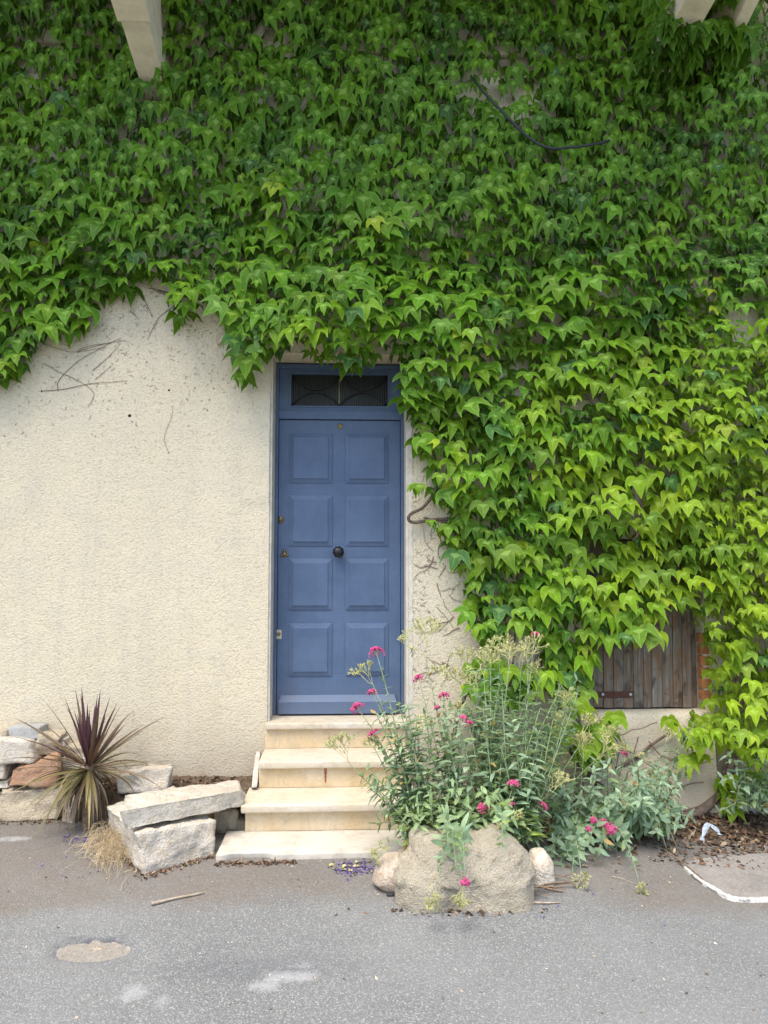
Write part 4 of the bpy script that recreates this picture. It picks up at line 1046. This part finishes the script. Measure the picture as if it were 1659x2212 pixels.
for i in range(420):                                           # fine living shoots behind the leaves
    u, v = r.uniform(-50, 1700), r.uniform(-60, 1600)
    if not inside(IV, u, v): continue
    a = r.uniform(0, 2*pi); pts = []; p = at(u, v, -.02); base = ivy_base(p.x, p.z)
    for k in range(7):
        pts.append((p.x, -.012-base-.03*r.random(), p.z)); p = p+Vector((cos(a)*.05, 0, sin(a)*.05+.02)); a += r.uniform(-.5, .5)
    sp.tube(pts, .004, .002, 4, False)
tag(sp.build('shoots', MT['bark'], ivy), kind='stuff')
# small round-leaved trailing creeper by the left end of the lintel
def round_variant():
    o = [(.34*sin(2*pi*k/12)*(1.0), -.42-.42*cos(2*pi*k/12)*-1) for k in range(12)]
    v2, tr = leaf_shape(o, [(0, -.2), (0, -.5)], [(12, 13)]); vs = [(x, y, .12*abs(x)-.15*(y+.4)**2) for x, y in v2]
    return np.array(vs, np.float32), tr, np.array([(0., 1., 0.) if i >= 12 else (1., 0., 0.) for i in range(len(v2))], np.float32)
RND = [round_variant()]
crp = empty('trailing_creeper', at(545, 690, -.3), 'thin trailing creeper with small round leaves hanging over the ivy left of the door', 'creeper')
b = MB(); cl = []
for (uv) in ([(536,670),(541,690),(546,712),(552,735),(548,756)], [(552,672),(556,695),(562,715),(560,735)]):
    pts = wob([at(u, v, -.34) for u, v in uv], 5, .006, 3); b.tube(pts, .0018, .001, 4)
    for k, p in enumerate(pts[1:]):
        sd = 1 if k % 2 else -1; n_ = Vector((r.uniform(-.4, .4), -1, r.uniform(.0, .7))); t_ = Vector((sd*.7, -.1, -.7))
        
        if r.random() < .7: cl.append((p+Vector((r.uniform(-.02,.02), r.uniform(-.02,.01), 0)), frame(t_+Vector((r.uniform(-.6,.6), 0, r.uniform(-.5,.5))), n_+Vector((r.uniform(-.5,.5), 0, r.uniform(-.3,.3)))), r.uniform(.025, .06), 0, (.20, .36, .10)))
b.build('stem', MT['stem'], crp, True); place_leaves(cl, RND, MT['val'], crp, 300, lambda it: it[2])
# black cable looping across the upper wall
b = MB(); b.tube(wob([at(u, v, y) for u, v, y in ((1018,165,-.12),(1030,180,-.2),(1060,215,-.24),(1110,268,-.26),(1150,303,-.27),(1190,320,-.27),(1240,318,-.26),(1290,310,-.22),(1330,300,-.12))], 8, .004, 2), .009, .009, 8)
tag(b.build('cable', MT['cable'], None, True), 'thick black cable looping in front of the ivy high on the wall', 'cable')

# ------------------------------------------------------------------ red valerian clumps
def bez(a, b, c, d, n=14):
    return [a*(1-t)**3+b*3*t*(1-t)**2+c*3*t*t*(1-t)+d*t**3 for t in [k/n for k in range(n+1)]]
def seed_head(b, p, d, size, r, dense=1.0):
    """branching fan of fine bare stalks"""
    d = Vector(d).normalized()
    def grow(p, d, L, lev):
        q = p+d*L; b.tube([p, p.lerp(q, .5)+Vector((r.uniform(-1,1), r.uniform(-1,1), r.uniform(-1,1)))*L*.08, q], .0013+.0003*(4-lev), .0011+.0003*(4-lev), 3, False)
        if lev == 0:
            return
        for k in range(3 if r.random() < .45*dense else 2):
            a = Vector((r.uniform(-1,1), r.uniform(-1,1), r.uniform(-1,1))); a = (a-d*a.dot(d)).normalized()
            nd = (d+a*r.uniform(.35, .85)).normalized(); grow(q, nd, L*r.uniform(.62, .85), lev-1)
    for k in range(3):
        a = Vector((r.uniform(-1,1), r.uniform(-1,1), r.uniform(-1,1))); grow(p, (d+a*.45).normalized(), size*.33, 4)
def flower_head(b, p, d, size, r):
    d = Vector(d).normalized(); a0 = d.orthogonal().normalized(); b0 = d.cross(a0)
    n = int(70+1700*size)
    for k in range(n):
        th = abs(r.gauss(0, .75)); ph = r.uniform(0, 2*pi); rr = size*r.uniform(.72, 1.0)
        q = p+d*size*.3+(d*cos(th)*.75+(a0*cos(ph)+b0*sin(ph))*sin(th))*rr
        s = r.uniform(.0034, .0056)
        e1 = Vector((r.uniform(-1,1), r.uniform(-1,1), r.uniform(-1,1))).normalized(); e2 = e1.orthogonal().normalized(); e3 = e1.cross(e2)
        vs = [q+e1*s*.8]+[q+(e2*cos(2*pi*j/5)+e3*sin(2*pi*j/5))*s*1.25 for j in range(5)]+[q-e1*s]
        b.add(vs, [(0, 1+j, 1+(j+1) % 5) for j in range(5)]+[(6, 1+(j+1) % 5, 1+j) for j in range(5)])
def valerian(name, label, base, heads, extra, seed, keep=300):
    r = random.Random(seed); pl = empty(name, base[0], label, 'flowering plant')
    leaves = []
    def stem_of(p0, p3, lift, head=None, hs=.03, lsize=.078, pale=0):
        L = (p3-p0).length; mid = p0+(p3-p0)*.35+Vector((0, 0, lift*L)); m2 = p0+(p3-p0)*.75+Vector((0, 0, lift*L*.8))
        pts = bez(p0, mid, m2, p3); b = MB(); b.tube(pts, .0040, .0020, 5); b.build('stem', MT['stem'], pl, True)
        n = max(4, int(L/.042)); ph = r.uniform(0, pi)
        for k in range(n):
            t = (k+.6)/n; i = min(len(pts)-2, int(t*(len(pts)-1))); p = pts[i].lerp(pts[i+1], t*(len(pts)-1)-i); d = (pts[i+1]-pts[i]).normalized()
            if head and t > .86: continue
            ph += pi/2+r.uniform(-.3, .3); a = d.orthogonal().normalized(); c = d.cross(a); low = 1-sst(.0, .45, t)
            for s in (0, pi):
                side = a*cos(ph+s)+c*sin(ph+s); tip = (side+d*r.uniform(.15, .7)+Vector((0,0,-.15))).normalized(); nn = (d*.8+Vector((0, -.35, .7))+side*-.3)
                sz = lsize*(1.15-.5*t)*r.uniform(.8, 1.2)*(.62 if head and t > .65 else 1)
                g = Vector((.20, .31, .20)).lerp(Vector((.33, .44, .27)), r.random()); y = Vector((.30, .40, .075)); 
                col = g.lerp(y, min(1, max(0, low*.95*r.random()+pale+(.5 if r.random() < .05 else 0))))*r.uniform(.78, 1.2)
                if r.random() < .02: col = Vector((.42, .30, .12))
                leaves.append((p, frame(tip, nn), sz, r.randrange(4), tuple(col)))
        if head:
            d = (pts[-1]-pts[-3]).normalized(); d = (d+Vector((0, 0, .35))).normalized()
            if head == 'f':
                b = MB()
                for k in range(7):
                    a = Vector((r.uniform(-1,1), r.uniform(-1,1), r.uniform(-1,1))); q = p3+(d+a*.5).normalized()*hs*.8; b.tube([p3, p3.lerp(q, .5), q], .0012, .001, 3, False)
                b.build('flower_stalk', MT['seed'], pl)
                b = MB(); flower_head(b, p3, d, hs*1.2, r); b.build('flower_head', MT['pink'], pl)
            else:
                b = MB(); seed_head(b, p3, d, hs*1.7, r); b.build('seed_head', MT['seed'], pl)
    for (u, v, y, k, hs, bi, lift) in heads:
        stem_of(base[bi]+Vector((r.uniform(-.05,.05), r.uniform(-.04,.04), 0)), at(u, v, y), lift, k, hs)
    for (u, v, y, bi, lift, pale) in extra:
        stem_of(base[bi]+Vector((r.uniform(-.07,.07), r.uniform(-.05,.05), 0)), at(u, v, y), lift, None, 0, .078 if y > -1.4 else .058, pale)
    place_leaves(leaves, LANCE, MT['val'], pl, keep, lambda it: it[2]/(it[0]-CAM).length - .02*max(0, it[0].y+.7))
    return pl
bA = [at(915, 1826, -1.18), at(985, 1826, -1.16), at(1060, 1820, -1.16), at(1120, 1815, -1.14), at(1130, 1740, -.45), at(1060, 1720, -.40)]
hA = [(815,1418,-.80,'f',.042,0,.10),(806,1502,-.85,'f',.026,0,.1),(776,1536,-.95,'f',.036,0,.12),(812,1594,-1.0,'f',.034,0,.12),(906,1472,-.8,'f',.028,1,.05),(960,1510,-.85,'f',.028,1,.04),
      (1000,1556,-.95,'f',.020,1,.03),(1014,1568,-.9,'f',.020,2,.03),(945,1532,-.85,'f',.014,1,.03),(1155,1376,-.6,'f',.022,3,.02),(1046,1752,-1.2,'f',.030,2,.1),(1110,1700,-1.15,'f',.026,3,.06),(1106,1742,-1.15,'f',.014,3,.08),(1168,1747,-1.12,'f',.026,3,.15),
      (1005,1900,-1.66,'f',.018,1,.35),(1188,1566,-.75,'f',.016,3,.03),
      (805,1478,-.83,'s',.085,0,.08),(755,1650,-1.05,'s',.10,0,.05),(812,1622,-1.02,'s',.05,0,.06),(920,1420,-.7,'s',.14,1,.02),(985,1490,-.8,'s',.07,1,.02),(1045,1460,-.75,'s',.085,2,.02),(1060,1440,-.7,'s',.09,2,.02),(1100,1445,-.7,'s',.10,2,.02),(1140,1430,-.65,'s',.10,3,.02),
      (905,1592,-.95,'s',.08,0,.03),(990,1555,-.9,'s',.06,1,.03),(1180,1720,-1.1,'s',.10,3,.1),(1215,1545,-.7,'s',.09,3,.03),(1100,1780,-1.2,'s',.05,2,.2),(998,1915,-1.66,'s',.05,1,.35),(945,1925,-1.66,'s',.05,1,.35),(840,1830,-1.25,'s',.06,0,.2),(1260,1600,-.7,'s',.10,3,.03),(1290,1640,-.65,'s',.09,3,.03),(955,1470,-.8,'s',.06,1,.02),(1010,1450,-.45,'s',.09,5,.02),(1080,1425,-.45,'s',.10,5,.02),(1125,1450,-.45,'s',.10,4,.02),(1165,1480,-.45,'s',.09,4,.02),(1200,1590,-.5,'s',.09,4,.02),(1030,1500,-.5,'s',.08,5,.02)]
r = random.Random(31); eA = []
for i in range(50):
    bi = i % 4; u = (880,960,1050,1120)[bi]+r.gauss(0, 60); v = r.uniform(1520, 1790); y = r.uniform(-1.2, -.75); eA.append((max(810, min(1250, u)), v, y, bi, r.uniform(0, .12), .25 if v > 1700 else 0))
for (u, v) in ((968,1835),(985,1880),(1085,1830)): eA.append((u, v, -1.66, 1 if 920 < u < 1010 else (0 if u < 920 else 2), .35, .2))
for (u, v) in ((790,1660),(830,1690),(800,1705),(850,1640),(870,1610),(850,1560),(860,1520),(900,1560),(770,1670),(880,1520),(940,1550)): eA.append((u, v, -1.05, 0, .08, 0))
for i in range(26): eA.append((r.uniform(1000, 1250), r.uniform(1470, 1640), r.uniform(-.9, -.6), 2+i % 2, .02, -.05))
for i in range(26): eA.append((r.uniform(860, 1130), r.uniform(1690, 1800), r.uniform(-1.3, -1.1), i % 4, .12, .35))
for i in range(34): eA.append((r.uniform(985, 1260), r.uniform(1440, 1640), r.uniform(-.5, -.3), 4+i % 2, .03, 0))
valerian('valerian', 'pink flowered valerian clump growing over the boulder beside the steps', bA, hA, eA, 4)
bB = [at(1240, 1800, -.70), at(1320, 1790, -.55), at(1400, 1790, -.5)]
hB = [(1348,1632,-.45,'f',.018,1,.05),(1305,1778,-.85,'f',.022,1,.15),(1320,1792,-.9,'f',.028,1,.15),(1283,1772,-.85,'f',.016,1,.15),(1270,1790,-.9,'f',.012,0,.15),(1380,1905,-1.25,'s',.05,1,.25),(1255,1880,-1.25,'s',.06,0,.2),(1210,1690,-.7,'s',.10,0,.05),(1345,1655,-.45,'s',.09,1,.03),(1310,1610,-.4,'s',.08,1,.03),(1260,1640,-.5,'s',.10,0,.03),(1420,1690,-.4,'s',.05,2,.05),(1235,1910,-1.2,'f',.012,0,.2),(1440,1600,-.35,'s',.05,2,.03)]
eB = []
for i in range(64):
    bi = i % 3; u = (1230,1320,1400)[bi]+r.gauss(0, 55); eB.append((max(1150, min(1475, u)), r.uniform(1640, 1790), r.uniform(-.9, -.4), bi, r.uniform(0, .1), 0))
for (u, v) in ((1190,1840),(1210,1870),(1250,1860),(1240,1890),(1290,1850),(1370,1880),(1330,1840),(1420,1800),(1470,1785),(1500,1770),(1180,1850),(1225,1850),(1270,1830)): eB.append((u, v, -1.05 if u < 1300 else -.8, 0 if u < 1270 else (1 if u < 1380 else 2), .2, 0))
for (u, v) in ((1450,1610),(1480,1580),(1500,1562),(1420,1640),(1470,1690),(1490,1655),(1400,1620),(1340,1600),(1370,1650),(1310,1640),(1390,1690),(1440,1720),(1480,1740),(1350,1690),(1330,1560)): eB.append((u, v, -.35, 2, .05, 0))
valerian('valerian', 'sprawling valerian with few pink heads on the leaf litter below the shutter', bB, hB, eB, 14)
# vine with narrow leaves at the right corner
bC = [at(1600, 1740, -.3), at(1640, 1720, -.3)]; eC = [(r.uniform(1550, 1700), r.uniform(1610, 1760), -.35, i % 2, .1, -.1) for i in range(16)]
pl = valerian('bindweed', 'dark narrow-leaved climber at the bottom right corner below the ivy', bC, [], eC, 24, 200)

# ------------------------------------------------------------------ cordyline
crown = at(193, 1652, -.40); foot = at(188, 1775, -.40); foot.z = .02
cord = empty('cordyline', foot, 'spiky purple-bronze cordyline in front of the rubble wall', 'plant')
b = MB(); b.tube(wob([foot+Vector((0,0,-.1)), foot.lerp(crown, .5), crown], 6, .006, 2), .028, .026, 9); b.build('trunk', MT['twig'], cord, True)
def strap(p, d, L, w, sag, r, col, twist=0):
    d = Vector(d).normalized(); n = 9; side = d.cross(Vector((0, 0, 1)))
    side = side.normalized() if side.length > .1 else Vector((1, 0, 0))
    side = (side*cos(twist)+d.cross(side)*sin(twist)).normalized()
    vs = []; mk = []; fs = []; q = Vector(p); dd = d.copy()
    for i in range(n+1):
        t = i/n; ww = w*(.55+.9*t if t < .4 else .91*(1-((t-.4)/.6)**1.7))*.5; ww = max(ww, .0006); nn = side.cross(dd).normalized()
        vs += [q-side*ww+nn*ww*.35, q.copy(), q+side*ww+nn*ww*.35]; mk += [(1,0,0),(0,1,0),(1,0,0)]
        dd = (dd+Vector((0, 0, -sag/n*(.3+1.4*t)))).normalized(); q = q+dd*(L/n)
    for i in range(n):
        for k in (0, 1): fs.append((3*i+k, 3*i+k+1, 3*i+4+k, 3*i+3+k))
    me = bpy.data.meshes.new('leaf'); me.from_pydata([tuple(v) for v in vs], [], fs); me.update()
    set_attr(me, 'mark', np.array(mk, np.float32)); tt = np.tile(np.array(col, np.float32), (len(vs), 1))
    g = np.linspace(0, 1, n+1).repeat(3)[:, None]; set_attr(me, 'tint', tt*(1.0-.12*g)); me.materials.append(MT['cord'])
    me.polygons.foreach_set('use_smooth', [True]*len(me.polygons)); o = bpy.data.objects.new('leaf', me); COL.objects.link(o); child(o, cord)
r = random.Random(17)
PUR = Vector((.085, .036, .044)); OLV = Vector((.185, .145, .06)); BRN = Vector((.22, .16, .105)); YEL = Vector((.25, .22, .085))
for i in range(22):                                            # young upright leaves
    a = r.uniform(0, 2*pi); el = radians(r.uniform(62, 90)); strap(crown+Vector((cos(a)*.012, sin(a)*.012, 0)), (cos(a)*cos(el), sin(a)*cos(el)*.8, sin(el)), r.uniform(.24, .46), .026, r.uniform(0, .12), r, PUR*r.uniform(.8, 1.4), r.uniform(-.8, .8))
for i in range(34):
    a = r.uniform(0, 2*pi); el = radians(r.uniform(15, 66)); strap(crown+Vector((cos(a)*.015, sin(a)*.015, -.01)), (cos(a)*cos(el), sin(a)*cos(el)*.8, sin(el)), r.uniform(.26, .54), .022, r.uniform(.05, .5), r, PUR.lerp(OLV, r.uniform(.05, .7))*r.uniform(.8, 1.3), r.uniform(-.7, .7))
for i in range(44):
    a = r.uniform(0, 2*pi); el = radians(r.uniform(-25, 25)); strap(crown+Vector((cos(a)*.018, sin(a)*.018, -.03)), (cos(a)*cos(el), sin(a)*cos(el)*.8, sin(el)), r.uniform(.26, .52), .021, r.uniform(.2, 1.6), r, (OLV.lerp(YEL, r.random()*.8) if r.random() < .6 else OLV.lerp(PUR, .4))*r.uniform(.75, 1.2), r.uniform(-.5, .5))
for i in range(80):                                            # withered skirt hanging down the stem
    a = r.uniform(0, 2*pi); el = radians(r.uniform(-60, -5)); strap(crown+Vector((cos(a)*.022, sin(a)*.022, -.04-r.uniform(0, .06))), (cos(a)*cos(el), sin(a)*cos(el), sin(el)), r.uniform(.2, .36), .015, r.uniform(2.0, 4.5), r, BRN.lerp(OLV, r.random()*.6)*r.uniform(.6, 1.3), r.uniform(-.5, .5))

# ------------------------------------------------------------------ litter, petals, straw, twigs
def dry_items(n, fn, r, smin, smax, cols):
    out = []
    for i in range(n):
        p = fn(r)
        if p is None: continue
        a = r.uniform(0, 2*pi); t = Vector((cos(a), sin(a), r.uniform(-.3, .3))); nn = Vector((r.uniform(-.7, .7), r.uniform(-.7, .7), 1))
        c = Vector(cols[r.randrange(len(cols))])*r.uniform(.6, 1.3); out.append((p, frame(t, nn), r.uniform(smin, smax), r.randrange(4), tuple(c)))
    return out
CURL = [lance_variant(60+i, w, 4, d, f) for i, (w, d, f) in enumerate([(.3,.5,.8),(.22,-.4,.5),(.36,.3,-.5),(.12,.2,.3)])]
def litter_obj(name, label, cat, its, variants, mat):
    e = bpy.data.objects.new('tmp', None)
    V = []; T = []; K = []; C = []; base = 0
    b = MB()
    for (p, R, s, vi, tint) in its:
        v, t, mk = variants[vi]; A = np.array(R, np.float32)*s; V.append(v @ A.T+np.array(p, np.float32)); T += [tuple(i+base for i in q) for q in t]; base += len(v); K.append(mk); C.append(np.tile(np.array(tint, np.float32), (len(v), 1)))
    V = np.concatenate(V); me = bpy.data.meshes.new(name); me.from_pydata([tuple(map(float, q)) for q in V], [], T); me.update(); set_attr(me, 'mark', np.concatenate(K)); set_attr(me, 'tint', np.concatenate(C))
    o = link(name, me, mat, None, True); tag(o, label, cat, kind='stuff'); bpy.data.objects.remove(e); return o
r = random.Random(41)
def on_bed(x, y):
    z = ground_z(x, y)
    if .42 < x < 3.6 and -1.15 < y < 0: z = max(z, rz(x, y)+.01)
    return z
def lit_right(r):
    x = r.uniform(.75, 3.2); y = -.08-abs(r.gauss(0, .36)); y = max(y, -1.1+.25*(x > 1.5)); return Vector((x, y, on_bed(x, y)+.012))
BR = [(.14,.09,.058),(.22,.155,.10),(.10,.066,.045),(.32,.25,.17),(.08,.055,.04),(.17,.10,.065)]
litter_obj('leaf_litter', 'brown dead leaf litter heaped along the foot of the wall on the right', 'leaf litter', dry_items(3600, lit_right, r, .014, .046, BR), CURL, MT['litter'])
def lit_planter(r):
    x = r.uniform(-.05, .62); y = r.uniform(-1.28, -.95); return Vector((x, y, .25+.0*r.random()))
def lit_left(r):
    k = r.random()
    if k < .45:
        a, c = (A, B) if r.random() < .5 else (A, Cc); t = r.random(); p = a.lerp(c, t); x = p.x+r.gauss(0, .012)+(.0); y = p.y-abs(r.gauss(0, .03))
    elif k < .7: x = r.uniform(at(470,1860,-.9).x, at(640,1860,-.9).x); y = -.93-abs(r.gauss(0, .02))
    elif k < .85: q = gnd(990+r.gauss(0, 75), 1964+abs(r.gauss(0, 7))); x, y = q.x, q.y
    else: q = gnd(r.uniform(0, 140), 1772+abs(r.gauss(0, 5))); x, y = q.x, q.y
    return Vector((x, y, ground_z(x, y)+.005))
litter_obj('leaf_crumbs', 'brown leaf crumbs gathered against the stones and the bottom step', 'leaf litter', dry_items(900, lit_left, r, .010, .028, BR), CURL, MT['litter'])
def lit_road(r):
    q = gnd(r.uniform(-40, 1700), 1850+350*r.random()**2.2); return Vector((q.x, q.y, q.z+.002))
litter_obj('road_debris', 'scattered crumbs of dry leaf on the road surface', 'debris', dry_items(420, lit_road, r, .006, .018, [(.30,.22,.14),(.45,.38,.28),(.14,.10,.07),(.5,.45,.38)]), CURL, MT['litter'])
def lit_bed(r):
    x = r.uniform(-2.3, xs0); y = -.03-abs(r.gauss(0, .09)); return Vector((x, y, .155+.03*sst(-.3, 0, y)))
litter_obj('bed_litter', 'dry brown leaves along the base of the plaster wall left of the steps', 'leaf litter', dry_items(420, lit_bed, r, .015, .045, BR), CURL, MT['litter'])
# fallen violet petals
PT = [lance_variant(80+i, w, 3, .2, .5) for i, w in enumerate((.3, .4, .25, .35))]
def petals(r):
    k = r.random()
    if k < .62: q = gnd(r.gauss(770, 26), r.gauss(1876, 9))
    elif k < .82: q = gnd(r.gauss(175, 22), r.gauss(1812, 6))
    elif k < .93: q = gnd(r.uniform(60, 420), r.uniform(1800, 1900))
    else: q = gnd(r.uniform(0, 1600), r.uniform(1850, 2020))
    return Vector((q.x, q.y, q.z+.004))
litter_obj('fallen_petals', 'violet fallen petals scattered on the tarmac beside the steps', 'petals', dry_items(330, petals, r, .009, .018, [(.12,.08,.28),(.08,.055,.20),(.20,.15,.36)]), PT, MT['litter'])
def petals2(r):
    q = gnd(r.gauss(762, 24), r.gauss(1874, 8)); return Vector((q.x, q.y, q.z+.008))
litter_obj('yellow_petals', 'pale yellow leaflets among the violet petals by the bottom step', 'petals', dry_items(20, petals2, r, .014, .03, [(.62,.56,.26),(.55,.48,.2)]), PT, MT['litter'])
# dry grass tuft
b = MB(); g0 = gnd(236, 1845)
for i in range(420):
    u, v = r.gauss(236, 20), r.gauss(1838, 20); p = gnd(u, v); a = r.uniform(0, 2*pi); L = r.uniform(.05, .15); h = r.uniform(.01, .07)+.05*exp(-((u-240)/18)**2)
    d = Vector((cos(a), sin(a)*.7, 0)); b.tube([p, p+d*L*.35+Vector((0,0,h)), p+d*L*.75+Vector((0,0,h*.9)), p+d*L+Vector((0,0,h*.25))], .0014, .0008, 3, False)
tag(b.build('dry_grass', MT['straw'], None), 'tuft of straw-coloured dry grass below the spiky plant', 'grass', kind='stuff')
# twigs
def twig(uvs, rad, label, mat='twig', seed=1, lift=.0, grp=None, name='twig'):
    pts = [gnd(u, v, rad+lift) for u, v in uvs]; b = MB(); b.tube(wob(pts, 5, .004, seed), rad, rad*.45, 6); o = b.build(name, MT[mat], None, True); tag(o, label, 'twig', grp); return o
twig([(328,1957),(345,1953),(362,1948),(385,1943),(440,1932)], .009, 'pale stick lying on the road in front of the steps', 'paletwig', 1, name='stick')
r = random.Random(51)
for i in range(14):
    u, v = r.gauss(1190, 22), r.gauss(1925, 9); a = r.gauss(.15, .3); L = r.uniform(20, 50)
    twig([(u-cos(a)*L, v-sin(a)*L*.4), (u, v), (u+cos(a)*L, v+sin(a)*L*.4)], r.uniform(.002, .005), 'thin dry twig in the heap at the right end of the boulder', 'twig', i, r.uniform(0, .03), 'twigs heaped beside the boulder')
twig([(1150,1952),(1180,1954),(1210,1952)], .006, 'thick pale twig at the front of the heap by the boulder', 'paletwig', 30)
twig([(1322,1895),(1345,1900),(1366,1906)], .003, 'short pale twig alone on the tarmac below the shutter', 'paletwig', 31)
twig([(1440,1850),(1470,1870),(1500,1895),(1520,1912)], .005, 'brown twig lying along the upper end of the white painted edge', 'twig', 32, .02)
for (u0, v0, u1, v1, lab) in ((1395,1720,1440,1835,'dry stalk slanting down the left of the litter heap'),(1415,1740,1465,1838,'long straw-coloured stalk slanting across the leaf litter')):
    b = MB(); b.tube(wob([at(u0, v0, -.62), at((u0+u1)/2+4, (v0+v1)/2, -.68), gnd(u1, v1, .005)], 6, .004, 3), .004, .003, 5); tag(b.build('stalk', MT['straw'], None, True), lab, 'stalk')
# torn strip of clear plastic hanging at the wall foot
b = MB(); vs = []; fs = []
path = [(1515,1838,-.50),(1517,1815,-.46),(1524,1792,-.42),(1532,1778,-.40),(1541,1784,-.40),(1550,1795,-.42),(1556,1803,-.43)]
P_ = wob([at(*q) for q in path], 5, .004, 6)
for i, p in enumerate(P_):
    k = i/(len(P_)-1); w = .020*(.35+.65*abs(sin(3*pi*k+.9)))
    vs += [p+Vector((-w, .006*noise.noise((i*.7, 1, 1)), .003)), p+Vector((0, -.012*noise.noise((i*.9, 4, 1))-.004, 0)), p+Vector((w, .006*noise.noise((i*.8, 7, 1)), -.004))]
for i in range(len(P_)-1):
    for k in (0, 1): fs.append((3*i+k, 3*i+k+1, 3*i+4+k, 3*i+3+k))
b.add(vs, fs); tag(b.build('plastic_strip', MT['plastic'], None, True), 'crumpled clear plastic strip on the leaf litter at the wall foot', 'plastic strip')
# black scrap by the boulder
p = gnd(843, 1935); o = hexrock(boxpts(p.x-.016, p.x+.016, p.y-.012, p.y+.012, p.z-.006, p.z+.012), MT['cable'], 'pebble', 44, .005, .5, 6); tag(o, 'small black lump on the tarmac left of the boulder', 'pebble')
